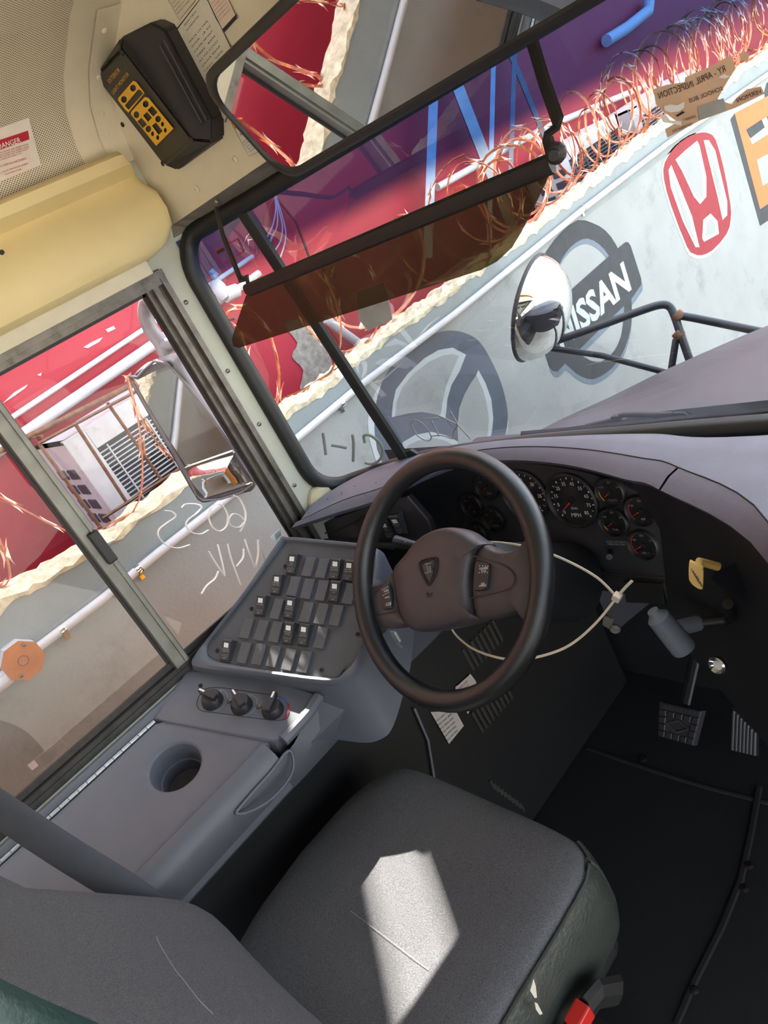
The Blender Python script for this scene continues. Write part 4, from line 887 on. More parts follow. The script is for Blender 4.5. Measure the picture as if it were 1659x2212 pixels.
# column, stalk and key ring bracket
sc = thing('steering_column', 'dark steering column shroud behind the wheel', 'steering column', WC-WN*.35)
b = MB(); b.lathe([(.045, -.055), (.062, -.07), (.066, -.12), (.072, -.22), (.08, -.36)], WC, WN, 24); obj('shroud', b, dash_dark, sc, True)
q0, q1 = wpz(zw(480, 800), -.10), wpz(zw(345, 770), -.085)
b = MB(); b.tube([q0+(q0-q1)*1.2, q0, q1], [(.008, .008), (.011, .009), (.016, .012)], 10, False, flat=WN); stk = obj('stalk', b, blackm, sc, True)
mb = MB(); decal_mb(mb, [ngon_disc(*zw(425, 776), 1.5, 1.2, 6), ], lambda p, l=0: wpz(p, -.068), 0); obj('stalk_print', mb, white, stk)
ku = wpz(zw(345, 1530), -.06); b = MB(); b.box(ku-V((.009, .003, .012)), ku+V((.009, .003, .012)), None, .002); b.lathe([(.007, -.001), (.009, .0), (.007, .001)], ku+V((.004, -.004, -.018)), (0, 1, .2), 14); obj('bracket', b, steel, sc)
# nylon zip tie hanging as a loop round the column
zp = plane(WC-WN*.10, WN)
zt = thing('zip_tie', 'long pale nylon zip tie looped around the steering column', 'zip tie', zp((1333, 1290)))
path_ = [(1333, 1290), (1290, 1248), (1230, 1214), (1170, 1190), (1110, 1176), (1050, 1172), (1000, 1185), (962, 1230), (955, 1300), (975, 1358), (1010, 1394), (1055, 1415), (1110, 1425), (1170, 1417), (1230, 1394), (1285, 1348), (1333, 1290)]
q = cr([zp(p) for p in path_], 5); b = MB(); b.tube(q, [(.0021, .0009)]*len(q), 6, False, flat=WN.cross(V((1, 0, 0)))); obj('band', b, ziptie, zt)
b = MB(); b.tube([zp((1330, 1292)), zp((1352, 1268)), zp((1366, 1254))], [(.0026, .001)]*3, 6, False, flat=(0, 0, 1)); obj('tail', b, ziptie, zt)
c_ = zp((1333, 1290)); b = MB(); b.box(c_-V((.006, .006, .006)), c_+V((.006, .006, .006)), Matrix.Rotation(.6, 3, 'Y'), .0015); obj('lock_head', b, ziptie, zt)
# ================================================================ SIDE CONSOLE
HO = onX((335, 1560), -1.385); HN = V((.37, 0, .93)).normalized(); lid = plane(HO, HN)
SO = onX((445, 1395), -1.392); SN = V((.40, -.407, .821)).normalized(); sp = plane(SO, SN)
con = thing('side_console', 'slate plastic console under the side window with switch bank and hinged lid', 'console', (-1.28, .2, .68))
def low(y): return V((-1.2, y, .702))
HV = .010
edge = [(-.35,), (0.0,), (.15,), (.30,)]
# long body: cross sections along y (sill ledge, lid ledge, shoulder, side, undercut)
def lidz(x): return HO.z-(x-HO.x)*(.37/.93)
b = MB(); rows = []
for y in (-.60, -.2, 0.0, .1, .2, .29):
    rows.append([V((-1.419, y, .70)), V((-1.419, y, .926)), V((-1.402, y, .931)), V((-1.394, y, .926)), V((-1.390, y, lidz(-1.390)-.004)), V((-1.388, y, .72)), V((-1.182, y, .72)), V((-1.180, y, lidz(-1.18)-.004)), V((-1.179, y, lidz(-1.179)+.004)), V((-1.174, y, lidz(-1.176)+.008)), V((-1.160, y, lidz(-1.166)+.007)), V((-1.147, y, lidz(-1.160)-.004)), V((-1.144, y, lidz(-1.160)-.022)), V((-1.165, y, .76)), V((-1.197, y, .708)), V((-1.205, y, .700)), V((-1.35, y, .695))])
b.grid(rows); obj('body', b, consolem, con, True)
# climate control face
b = MB(); hv = [(402, 1448), (432, 1446), (600, 1470), (690, 1500), (672, 1530), (602, 1590), (595, 1605), (350, 1555), (330, 1552)]
b.slab([lid(p, .006) for p in hv], HN, .05, .006, 3); obj('climate_panel', b, consolem, con, True)
# raised corner lip right of the climate panel
b = MB(); b.tube(cr([lid(p, .004) for p in ((612, 1600), (640, 1570), (668, 1538), (688, 1505))], 4), [(.012, .012)]*13, 8); obj('corner_lip', b, consolem, con, True)
# switch pod: rim outline, inner plate outline
rim_o = [(405, 1440), (432, 1405), (520, 1290), (600, 1168), (622, 1158), (700, 1164), (800, 1176), (822, 1200), (815, 1290), (800, 1350), (770, 1440), (740, 1470), (690, 1478), (560, 1462), (430, 1450)]
rim_i = [(446, 1398), (460, 1372), (540, 1270), (606, 1180), (622, 1170), (700, 1177), (790, 1187), (808, 1205), (802, 1270), (795, 1325), (775, 1410), (745, 1450), (715, 1463), (560, 1443), (460, 1422)]
ro, ri = cr2(rim_o, 4), cr2(rim_i, 4)
b = MB(); O = [sp(p, .0) for p in ro]; I = [sp(p, 0) for p in ri]
def blend(a, c, t_, h): return [p.lerp(q, t_)+SN*h for p, q in zip(a, c)]
dn = [V((p.x-.01, p.y, .80)) for p in O]
b.grid([[p+(p-sum(O, V())/len(O))*(-.02)+V((0, 0, -.16)) for p in O], [p-SN*.03 for p in O], blend(O, I, .08, -.012), blend(O, I, .25, .002), blend(O, I, .5, .006), blend(O, I, .8, .004), blend(O, I, .97, -.003), blend(O, I, 1.0, -.010)], False, True); obj('switch_surround', b, consolem, con, True)
b = MB(); b.slab([p-SN*.004 for p in I], SN, .012, .0008); plate = obj('switch_plate', b, platem, con)
zs = zm(420, 1150, 4.366)
swp = {(940, 300): ('FOG', 'LAMP'), (1345, 350): ('DEFROST', 'HEATER'), (1475, 365): ('DRIVER', 'HEATER'), (797, 490): ('DRIVER', 'HEATER'), (1340, 560): ('DEFROST', 'FAN'), (645, 690): ('STROBE', None), (920, 715): ('HEATED', 'MIRROR'), (907, 950): ('DRIVER', 'DOME'), (1050, 965): ('DOME', 'LIGHTS'), (325, 1110): ('NOISE', 'ABATE')}
blanks = [(1085, 330), (1215, 345), (945, 515), (1075, 540), (1210, 555), (1470, 585), (785, 730), (1065, 760), (1205, 775), (1345, 790), (500, 910), (640, 930), (775, 945), (1200, 1000), (475, 1140), (615, 1155), (755, 1175), (900, 1205), (1045, 1225)]
for (x, y), (t1, t2) in swp.items(): rocker(frame(sp(zs(x, y+8), -.004), RX, SN), con, t1, t2)
bl = MB(); bl.box((-.0112, -.021, 0), (.0112, .021, .0058), None, .001); BL = mesh_of(bl, blankm)
for x, y in blanks: inst('blank_plug', BL, frame(sp(zs(x, y), -.004), RX, SN), con)
for x, y in ((858, 320), (538, 720), (215, 1115), (1200, 1298), (1540, 960)): inst('screw', SCREW_D, frame(sp(zs(x, y), -.004), RX, SN), con)
# side wall of the pod reaching forward below the wheel
b = MB(); b.grid([[lid((690, 1500), -.01), V((-1.105, .46, .87)), V((-1.10, .58, .90)), V((-1.11, .70, .88)), V((-1.14, .80, .82))], [V((-1.15, .36, .78)), V((-1.13, .46, .79)), V((-1.13, .58, .80)), V((-1.13, .72, .80)), V((-1.14, .9, .80))], [V((-1.205, .28, .700)), low(.42), low(.58), V((-1.2, .74, .692)), V((-1.2, .92, .69))], [V((-1.36, .28, .69)), V((-1.36, .42, .69)), V((-1.36, .58, .69)), V((-1.36, .74, .69)), V((-1.36, .92, .69))]]); obj('side_skirt', b, consolem, con, True)
b = MB(); b.grid([[V((-1.147, .285, .805)), V((-1.150, .33, .808)), lid((690, 1500), -.012)], [V((-1.16, .285, .765)), V((-1.155, .33, .77)), V((-1.15, .40, .78))], [V((-1.205, .285, .700)), low(.33), low(.42)]]); obj('side_skirt', b, consolem, con, True)
# climate knobs
kn = [((460, 1515), 'AIR', -100), ((523, 1525), 'HEAT', -75), ((590, 1535), 'TEMP', -25)]
zkk = zm(420, 1150, 4.366)
b = MB(); b.tube(cr([lid(zkk(*p), .0065) for p in [(120, 1470), (250, 1465), (500, 1500), (780, 1545), (870, 1600), (895, 1690), (860, 1760), (740, 1770), (450, 1735), (200, 1700), (60, 1680), (22, 1620), (50, 1530)]], 3, True), .0006, 5, True); obj('knob_outline', b, inkm, con)
def ring(px, r0, r1, a0, a1, mat, nm, lift=.0068):
    o = lid(px, lift); fx = (V((0, 1, 0))-HN*HN.y).normalized(); fy = HN.cross(fx)*-1
    b = MB(); A = [math.radians(a0+(a1-a0)*i/16) for i in range(17)]
    b.grid([[o+(fx*math.cos(a)+fy*math.sin(a))*r0 for a in A], [o+(fx*math.cos(a)+fy*math.sin(a))*r1 for a in A]]); obj(nm, b, mat, con)
for (px, s_, an) in kn:
    o = lid(px, .006); ang = math.radians(an); fx = (V((0, 1, 0))-HN*HN.y).normalized(); fy = HN.cross(fx)*-1   # fy = towards +X
    d = (fx*math.cos(ang)+fy*math.sin(ang)).normalized(); sd_ = HN.cross(d)
    b = MB(); b.lathe([(.0215, 0), (.021, .006), (.0185, .015), (.0165, .018), (0, .0185)], o, HN, 24); k_ = obj('control_knob', b, blackp, con, True)
    b = MB(); b.slab([o+HN*.027+d*a_+sd_*c_ for a_, c_ in ((.026, .0035), (.026, -.0035), (.01, -.0065), (-.017, -.006), (-.017, .006), (.01, .0065))], HN, .012, .0015); obj('grip', b, blackp, k_)
    b = MB(); b.slab([o+HN*.0276+d*a_+sd_*c_ for a_, c_ in ((.024, .0018), (.024, -.0018), (.011, -.0018), (.011, .0018))], HN, .0008); obj('pointer', b, white, k_)
    mb = MB(); tw = zkk(*{'AIR': (205, 1495), 'HEAT': (468, 1540), 'TEMP': (745, 1595)}[s_]); text_mb(mb, s_, tw, (17 if s_ != 'AIR' else 12, 3), (.8, -4), lid, .0068); obj('knob_text', mb, greyprint, con)
ring((465, 1513), .0245, .0255, -30, 140, greyprint, 'dial_arc'); ring((528, 1523), .0245, .0255, -30, 140, greyprint, 'dial_arc')
ring((595, 1534), .0245, .028, -80, 20, pm('blue_print', (70, 96, 170), .6), 'cold_arc'); ring((595, 1534), .0245, .028, 20, 100, redink, 'hot_arc')
for x, y in ((325, 1588), (603, 1642)): inst('screw', SCREW, frame(lid(zkk(x, y), .0065), RX, HN), con)
inst('screw', SCREW_D, frame(lid(zkk(58, 1446), .0062), RX, HN), con)
# hinged lid with cup holder
CCEN = lid((378, 1655), 0); cx_, cy_ = CCEN.x, CCEN.y
lx = V((.93, 0, -.37)).normalized(); ly = V((0, 1, 0))
def LP(u_, v_, h=0): return CCEN+lx*u_+ly*v_+HN*h
uv = lambda P_: ((P_-CCEN).dot(lx), (P_-CCEN).dot(ly))
outer = [uv(lid(p)) for p in ((340, 1560), (362, 1556), (585, 1605))]; u_l = outer[0][0]; u_r = outer[2][0]-.004
poly_ = [(u_l, -.46), (u_r, -.46), (u_r, outer[2][1]), (outer[1][0], outer[1][1]), (u_l, outer[0][1]-.006)]
angs = sorted(set([2*math.pi*i/48 for i in range(48)]+[math.atan2(v_, u_) % (2*math.pi) for u_, v_ in poly_]))
def hit(a):
    d = (math.cos(a), math.sin(a)); best = 9
    for (x0, y0), (x1, y1) in zip(poly_, poly_[1:]+poly_[:1]):
        ex, ey = x1-x0, y1-y0; den = d[0]*ey-d[1]*ex
        if abs(den) < 1e-9: continue
        t_ = (x0*ey-y0*ex)/den; s_ = (x0*d[1]-y0*d[0])/den
        if t_ > 0 and -1e-6 <= s_ <= 1+1e-6: best = min(best, t_)
    return (d[0]*best, d[1]*best)
RC = .047; b = MB()
oo = [hit(a) for a in angs]
b.grid([[LP(*p, -.014) for p in oo], [LP(*p, -.001) for p in oo], [LP(p[0]*.985, p[1]*.99, .0012) for p in oo]]+[[LP((RC+.006*k_)*math.cos(a), (RC+.006*k_)*math.sin(a), h) for a in angs] for k_, h in ((1.2, .0012), (.5, -.0006), (.1, -.005))], False, True)
ld = obj('lid', b, consolem, con, True)
b = MB(); b.lathe([(RC+.0006, -.004), (RC-.002, -.02), (RC-.004, -.045), (RC-.007, -.046), (RC-.009, -.075), (RC-.014, -.080), (0, -.080)], CCEN, HN, 48, None, False); obj('cup_holder', b, consolem, ld, True)
for y0, n_ in ((-.44, 22),):
    hu = u_l-.004
    kn_ = MB(); kn_.lathe([(.0030, -.0095), (.0036, -.009), (.0036, .009), (.0030, .0095)], (0, 0, 0), (0, 1, 0), 10); HM = mesh_of(kn_, steel, True)
    for i in range(31): inst('hinge_knuckle', HM, Matrix.Translation(LP(hu, outer[0][1]-.012-i*.0195, .003)), con)
b = MB(); pth = [(512, 1752), (545, 1712), (585, 1668), (622, 1622), (634, 1640), (630, 1672), (605, 1708), (570, 1738), (535, 1755), (515, 1758)]
sidepl = plane(V((-1.141, .2, .80)), V((.80, 0, .28)))
b.tube(cr([sidepl(p, .002) for p in pth], 4, True), .0028, 6, True); obj('handle_recess', b, consolem, con, True)
# ================================================================ HEATER BOX UNDER THE CONSOLE
hb = thing('heater_box', 'black heater box with slotted grille under the dash, its case run back as black shade under the console', 'heater', (-1.3, .75, 0))
b = MB(); b.box((-1.415, -.62, 0), (-1.26, 1.30, .692), None, .01); obj('case', b, blackm, hb)  # case stretched back in black to stand in for shadow under the console
hp = planeX(-1.259)
for k_, p in enumerate([(1010+i*9, 1425-i*9) for i in range(8)]+[(1030+i*8, 1560-i*9) for i in range(9)]):
    o = hp(p); gm = MB(); gm.box((o.x-.004, o.y-.004, o.z-.035), (o.x+.004, o.y+.004, o.z+.035), None, .001); obj('grille_slot', gm, pm('grille_dark', (58, 54, 48), .6), hb)
for k_ in range(9):
    o = hp((1062+k_*8, 1695+k_*6)); gm = MB(); gm.box((o.x-.003, o.y-.003, o.z-.016), (o.x+.004, o.y+.004, o.z+.016), None, .001); obj('grille_slot', gm, MATS['grille_dark'], hb)
fl_ = bpy.data.objects['floor']
b = MB(); b.tube([onZ(p, .002) for p in ((1268, 1616), (1350, 1645), (1450, 1678), (1530, 1702), (1659, 1735))], [(.006, .003)]*5, 6, False, flat=(0, 1, 0)); obj('floor_seam', b, pm('seam_rubber', (40, 38, 33), .8), fl_)
b = MB(); b.tube([onZ(p, .004) for p in ((1640, 1700), (1622, 1800), (1600, 1900), (1560, 2000), (1500, 2120), (1460, 2212))], [(.008, .003)]*6, 6, False, flat=(1, 0, 0)); obj('edge_strip', b, pm('edge_rubber', (27, 26, 25), .8), fl_)
for p in ((1390, 1640), (1618, 1870), (1608, 1920), (1500, 2140)): inst('floor_bolt', SCREW_D, frame(onZ(p, .003), (1, 0, 0), (0, 0, 1)) @ Matrix.Scale(2.2, 4), fl_)
l5 = tag(decal('information_label', cr2([(984, 1490), (990, 1480), (1012, 1460), (1018, 1458), (1034, 1490), (1014, 1536), (1008, 1538)], 2), hp, pm('white_tag', (200, 190, 182), .6), None, .004), 'white heater label with red print under the steering wheel', 'sticker')
mb = MB()
for i, s_ in enumerate(('HEATER', 'CONTROL', 'VALVE')): text_mb(mb, s_, (993+i*3, 1490+i*8), (18, -17), (-1.5, -5), hp, .006)
obj('label_text', mb, redink, l5)
l6 = tag(decal('information_label', [(930, 1538), (985, 1536), (1002, 1568), (970, 1607)], hp, MATS['white_tag'], None, .004), 'white heater label with black print rows below the steering wheel', 'sticker')
mb = MB()
for i in range(6): text_mb(mb, '000 000 000', (940+i*5, 1562+i*8), (34-i*2, -28+i), (-1, -3), hp, .006)
obj('label_text', mb, inkm, l6)
run('wiring_cable', 'thin black cable sagging from the heater box', [(895, 1530), (925, 1600), (938, 1680)], .003, greyhandle, -1.25, 'cable')
# ================================================================ DRIVER SEAT
seat = thing('driver_seat', 'grey fabric driver seat with dark green vinyl sides', 'seat', (-.9, .2, 0))
def sup(cx, cy, hx, hy, n, k): 
    out = []
    for i in range(k):
        a = 2*math.pi*i/k; c, s = math.cos(a), math.sin(a)
        out.append((cx+hx*math.copysign(abs(c)**(2/n), c), cy+hy*math.copysign(abs(s)**(2/n), s)))
    return out
def ztopseat(x, y):
    u = (x+.896)/.255; v = (y-.23)/.245
    z = .632 - .018*max(0, 1-u*u)*max(0, 1-(v+.2)**2) - .05*max(0, v-.55)**1.6 - .05*max(0, abs(u)-.8)
    return z
b = MB(); K = 96; rows = []
base = sup(-.896, .230, .255, .255, 7, K)
# left side bulges, right side is straight
base = [((x-.035*max(0, 1-((y-.26)/.21)**2) if x < -1.03 else x), y) for x, y in base]
cxs, cys = -.896, .230
for sc_, dz in ((.90, -.16), (.985, -.13), (1.0, -.09), (1.0, -.05), (.985, -.022), (.96, -.008), (.92, -.001), (.8, .0), (.55, 0), (.3, 0)):
    rows.append([V((cxs+(x-cxs)*sc_, cys+(y-cys)*sc_, ztopseat(cxs+(x-cxs)*sc_, cys+(y-cys)*sc_)+dz)) for x, y in base])
b.grid(rows, False, True); b.bm.faces.new([b.bm.verts.new(p) for p in rows[-1]])
obj('cushion', b, fabric, seat, True)
# vinyl side panel wrapping the right side and the front corner
b = MB(); ridx = [i for i in range(K) if base[i][0] > -.70 and base[i][1] > -.0]; ridx.sort(key=lambda i: base[i][1] if base[i][0] > -.66 else 1-base[i][0])
side_rows = []
for sc_, dz in ((.93, -.175), (.99, -.155), (1.014, -.12), (1.018, -.07), (1.010, -.035), (.990, -.016)):
    side_rows.append([V((cxs+(base[i][0]-cxs)*sc_, cys+(base[i][1]-cys)*sc_, ztopseat(cxs+(base[i][0]-cxs)*.98, cys+(base[i][1]-cys)*.98)+dz+.003*noise.noise(V((base[i][1]*40, dz*50, 0))))) for i in ridx])
b.grid(side_rows); vs_ = obj('side_panel', b, vinyl, seat, True)
b = MB(); b.tube([p+V((0, 0, .002)) for p in side_rows[-1]], .0035, 6); obj('seam_piping', b, vinyl, seat, True)
sdp = planeX(-.626)
zt_ = zm(830, 1600, 2.0)
decal('vinyl_tear', [zt_(645, 1028), zt_(655, 1060), zt_(660, 1110), zt_(650, 1112), zt_(630, 1080), zt_(638, 1055)], sdp, paper, vs_, .004)
decal('vinyl_tear', [zt_(650, 1130), zt_(662, 1135), zt_(685, 1180), zt_(672, 1185), zt_(655, 1160)], sdp, paper, vs_, .004)
b = MB(); b.box((-1.10, .02, .37), (-.68, .45, .475), None, .02); b.box((-1.05, .08, .0), (-.75, .42, .06)); b.box((-1.0, .12, .06), (-.79, .38, .37)); obj('pedestal', b, blackm, seat)
# backrest: rows over height z, reclined
b = MB(); rows = []; KB = 40
def back_c(h): return .047-(.62*(h-.14)**2/.20 if .14 < h < .24 else (.031+.62*(min(h, .42)-.24) if h >= .24 else 0))-.25*max(0, h-.42)-.02*max(0, .10-h)     # front face y at height h above cushion
def bsec(h, hw, th, a):
    c, s = math.cos(a), math.sin(a)
    x = math.copysign(abs(c)**.42, c)*hw; y = math.copysign(abs(s)**.5, s)*th/2; fr = max(0, s)
    y += .020*fr*(abs(x)/hw)**3 - .006*fr
    return V((-.877+x, back_c(h)-th/2+y, .602+h+.012*(y/th)))
bspec = cr([V(q) for q in ((-.04, .19, .07), (.02, .203, .10), (.09, .209, .12), (.19, .211, .125), (.30, .209, .125), (.42, .202, .12), (.54, .19, .11), (.62, .16, .09), (.66, .11, .05))], 4)
for h, hw, th in bspec: rows.append([bsec(h, hw, th, 2*math.pi*i/KB) for i in range(KB)])
b.grid(rows, False, True); b.bm.faces.new([b.bm.verts.new(p) for p in rows[-1]])
bk = obj('backrest', b, fabric, seat, True)
b = MB(); prs = []
for h, hw, th in bspec[8:]:
    lim = -.07 if h > .33 else -.07-(.33-h)*.15
    ab = -1.45
    while ab < .9 and bsec(h, hw, th, ab).y < lim: ab += .02
    cc = V((-.877, back_c(h)-th/2, .602+h))
    prs.append([cc+(bsec(h, hw, th, -3.0+(ab+3.0)*i/20)-cc)*1.014 for i in range(21)])
b.grid(prs); obj('back_shell', b, teal, bk, True)
bp_ = lambda p, l=0: onP(p, V((-.95, back_c(.35), .885)), V((0, .96, .28)).normalized())
strokes('loose_thread', [[(338, 2022), (345, 2040), (375, 2090), (395, 2115), (430, 2160), (460, 2190)]], lambda p, l=0: onP(p, V((-.88, back_c(.3)+.012, .90)), V((0, .96, .28)).normalized()), .0004, greyprint, bk)
strokes('loose_thread', [[(758, 1968), (790, 1992), (830, 2022), (880, 2060), (925, 2095)]], lambda p, l=0: onZ(p, .6205), .0004, greyprint, seat)
bkl = thing('seat_belt_buckle', 'red button seat belt buckle beside the seat cushion', 'buckle', onX((1255, 2195), -.605)-V((0, 0, .05)))
c_ = onX((1255, 2195), -.605); b = MB(); b.box(c_-V((.012, .02, .012)), c_+V((.012, .014, .014)), None, .003); obj('release_button', b, redplastic, bkl)
b = MB(); b.tube([c_+V((0, .012, -.002)), c_+V((0, .04, -.01)), c_+V((0, .07, -.05))], [(.022, .010)]*3, 8, False, flat=(0, .5, .5)); b.box(c_-V((.015, .06, .05)), c_+V((.008, -.015, .006)), None, .004); obj('buckle_body', b, blackm, bkl)
b = MB(); q = cr([onX((-130, 1660), -1.33), onX((0, 1748), -1.24), onX((130, 1834), -1.17), onX((265, 1918), -1.115), onX((330, 1965), -1.10)], 5)
b.tube(q, [(.024, .010)]*len(q), 12, False, flat=(0, 1, .2)); tag(obj('shoulder_belt', b, belt, None, True), 'dark grey padded shoulder belt running down behind the seat', 'seat belt')
# ================================================================ PEDALS, HANDLES
pn = V((0, -.72, .69)).normalized(); bo = onZ((1465, 1560), .16); bp = plane(bo, pn); zb = zm(1250, 1150, 4.056)
br = thing('brake_pedal', 'square black brake pedal with a raised grid reading AIR BRAKE', 'pedal', bo-V((0, 0, .06)))
qd = [zb(*p) for p in ((700, 1480), (1078, 1565), (1000, 1870), (690, 1785))]
b = MB(); b.slab([bp(p) for p in qd], pn, .022, .004, 2); obj('pad', b, pm('worn_pedal_rubber', (58, 54, 56), .4), br)
def bil(u_, v_):
    a, c, d, e = qd; return ((a[0]*(1-u_)+c[0]*u_)*(1-v_)+(e[0]*(1-u_)+d[0]*u_)*v_, (a[1]*(1-u_)+c[1]*u_)*(1-v_)+(e[1]*(1-u_)+d[1]*u_)*v_)
for r_ in range(5):
    if r_ == 0: continue
    for c2 in range(5):
        if r_ in (2, 3) and c2 in (1, 2, 3): continue
        u0, u1, v0, v1 = c2/5+.02, (c2+1)/5-.02, r_/5+.02, (r_+1)/5-.02
        b = MB(); b.slab([bp(bil(*t_), .004) for t_ in ((u0, v0), (u1, v0), (u1, v1), (u0, v1))], pn, .004, .001, 1); obj('tread_block', b, MATS['worn_pedal_rubber'], br)
mb = MB(); a_ = bil(.12, .17); c_ = bil(.9, .17); text_mb(mb, 'AIR BRAKE', a_, (c_[0]-a_[0], c_[1]-a_[1]), (0, -9), bp, .002); obj('raised_lettering', mb, pm('lettering_rubber', (84, 80, 82), .4), br)
mb = MB(); d4 = [bil(*t_) for t_ in ((.22, .58), (.5, .42), (.78, .58), (.5, .76))]; b = MB(); b.tube([bp(p, .003) for p in d4], .002, 5, True); obj('diamond_mark', b, MATS['lettering_rubber'], br)
b = MB(); b.tube([bp(zb(930, 1500), -.01), bp(zb(930, 1500), -.01)+V((.02, .12, .12)), bp(zb(930, 1500), 0)+V((.03, .2, .35))], [(.014, .006)]*3, 8, False, flat=(1, 0, 0)); obj('arm', b, blackm, br)
ac_ = thing('accelerator_pedal', 'ribbed black accelerator pedal beside the brake pedal', 'pedal', onZ((1605, 1600), .08))
ao = onZ((1605, 1580), .12); ap = plane(ao, V((.05, -.8, .6))); qa = [zb(*p) for p in ((1345, 1540), (1560, 1760), (1555, 1965), (1330, 1910))]
b = MB(); b.slab([ap(p) for p in qa], V((.05, -.8, .6)), .015, .003); obj('pad', b, blackp, ac_)
for k_ in range(7):
    u_ = (k_+.5)/7; t0 = (qa[0][0]*(1-u_)+qa[1][0]*u_, qa[0][1]*(1-u_)+qa[1][1]*u_+2); t1 = (qa[3][0]*(1-u_)+qa[2][0]*u_, qa[3][1]*(1-u_)+qa[2][1]*u_-2)
    b = MB(); b.tube([ap(t0, .001), ap(t1, .001)], .0035, 6); obj('rib', b, pm('rib_rubber', (76, 72, 72), .5), ac_, True)
th_ = thing('shift_lever', 'grey T-handle lever on the right side of the dash', 'lever', onX((1470, 1380), -.68))
qa0, qa1 = onX((1412, 1322), -.63), onX((1478, 1402), -.605)
b = MB(); d_ = (qa1-qa0).normalized(); b.tube([qa0-d_*.003, qa0+d_*.004, qa0+d_*.012, qa1-d_*.004, qa1, qa1+d_*.001], [.009, .0105, .0185, .0205, .0195, .016], 16); obj('grip', b, greyhandle, th_, True)
b = MB(); m0 = qa0.lerp(qa1, .5); b.tube([m0, onX((1507, 1346), -.60)], [.013, .013], 12); obj('stem_sleeve', b, greyhandle, th_, True)
b = MB(); b.tube(cr([onX((1505, 1346), -.60), onX((1545, 1342), -.575), onX((1578, 1335), -.55), onX((1572, 1305), -.52)], 4), .008, 10); obj('shaft', b, blackm, th_, True)
pk_ = thing('parking_brake_knob', 'yellow square parking brake knob on the dash wing', 'knob', onX((1505, 1245), -.52)-V((0, 0, .03)))
kp = lambda p, l=0: onP(p, onX((1505, 1243), -.50), V((.35, -.9, .25)).normalized())+V((.35, -.9, .25)).normalized()*l
zy = zm(1239, 1100, 3.95)
b = MB(); b.slab([kp(p) for p in cr2([zy(985, 470), zy(1000, 455), zy(1085, 500), zy(1105, 525), zy(1102, 670), zy(1085, 690), zy(1010, 640), zy(985, 600)], 3)], (.35, -.9, .25), .009, .002); kb = obj('knob_plate', b, knobyellow, pk_, True)
mb = MB()
for i, s_ in enumerate(('PARKING', 'BRAKE', 'PULL TO APPLY', 'PUSH')): text_mb(mb, s_, zy(1000+i*16, 510+i*22), (15, 27), (2.4, -2.2), kp, .0012)
obj('knob_text', mb, inkm, kb)
b = MB(); k0 = kp(zy(1060, 570), -.008); b.tube([k0, k0+V((-.05, .12, -.01)).normalized()*.03, onX(zy(1235, 490), -.50)], [.006, .006, .006], 10); obj('knob_stem', b, knobyellow, pk_, True)
b = MB(); hx = [onX(zy(*p), -.51) for p in ((1175, 545), (1420, 770), (1400, 820), (1160, 600))]; b.slab(hx, (-.3, -.9, .3), .05, .004); tag(obj('valve_housing', b, pm('dark_valve', (40, 38, 44), .4)), 'black brake valve housing under the dash brow', 'housing')
ck = onX((1550, 1437), -.545); b = MB(); b.lathe([(.013, -.006), (.0145, .003), (.012, .005), (.0105, .003), (.0075, .0), (0, .0)], ck, (-.1, -.93, .3), 20); tag(obj('key_lock', b, chrome, None, True), 'round chrome key lock on the dark dash wing', 'lock')
cb = onX((1315, 1345), -.86); b = MB(); b.box(cb-V((.012, .004, .014)), cb+V((.008, .006, .016)), Matrix.Rotation(.5, 3, 'Y'), .003); b.lathe([(.010, -.006), (.011, 0), (.008, .004), (0, .003)], cb+V((.012, -.004, -.012)), (.3, -.9, 0), 14); tag(obj('ignition_clamp', b, pm('worn_metal', (150, 142, 132), .5, .4, var=.3)), 'worn metal clamp hanging below the dash right of the column', 'clamp')
# ================================================================ REAR-VIEW MIRROR
ma, mbb = -.05, -.36; MN = V((math.sin(ma)*math.cos(mbb), -math.cos(ma)*math.cos(mbb), math.sin(mbb))); MO = EYE+ray((700, 200))*1.05; mp = plane(MO, MN)
MX = V((1, 0, 0)); MX = (MX-MN*MX.dot(MN)).normalized(); MY = MN.cross(MX)
if MY.z < 0: MY = -MY
uvm = lambda p: ((mp(p)-MO).dot(MX), (mp(p)-MO).dot(MY))
u0 = min(uvm((484, 160))[0], uvm((500, 262))[0]); vlo = (uvm((690, 364))[1]+uvm((1000, 165))[1])/2; vhi = (uvm((529, 78))[1]+uvm((600, 2))[1])/2
Lm, Hm = .78, vhi-vlo
rv = thing('rearview_mirror', 'long black framed interior mirror under the header panel', 'mirror', MO+MX*(u0+Lm/2))
rr = [(u0+Lm/2+x, (vlo+vhi)/2+y) for x, y in rrect(Lm, Hm, .042, 6)]
b = MB(); fr_ = [MO+MX*x+MY*y for x, y in rr]; cc = sum(fr_, V())/len(fr_)
ins = lambda k_: [MO+MX*(x-math.copysign(min(abs(x-(u0+Lm/2)), k_), x-(u0+Lm/2)))+MY*(y-math.copysign(min(abs(y-(vlo+vhi)/2), k_), y-(vlo+vhi)/2)) for x, y in rr]
b.grid([[p-MN*.018 for p in ins(.006)], [p-MN*.010 for p in fr_], [p+MN*.001 for p in fr_], [p+MN*.004 for p in ins(.004)], [p+MN*.004 for p in ins(.010)], [p+MN*.0005 for p in ins(.013)]], False, True); b.bm.faces.new([b.bm.verts.new(p-MN*.018) for p in ins(.006)]); obj('frame', b, blackp, rv, True)
b = MB(); b.poly([p+MN*.0008 for p in ins(.0115)]); obj('mirror_glass', b, MIRROR, rv)
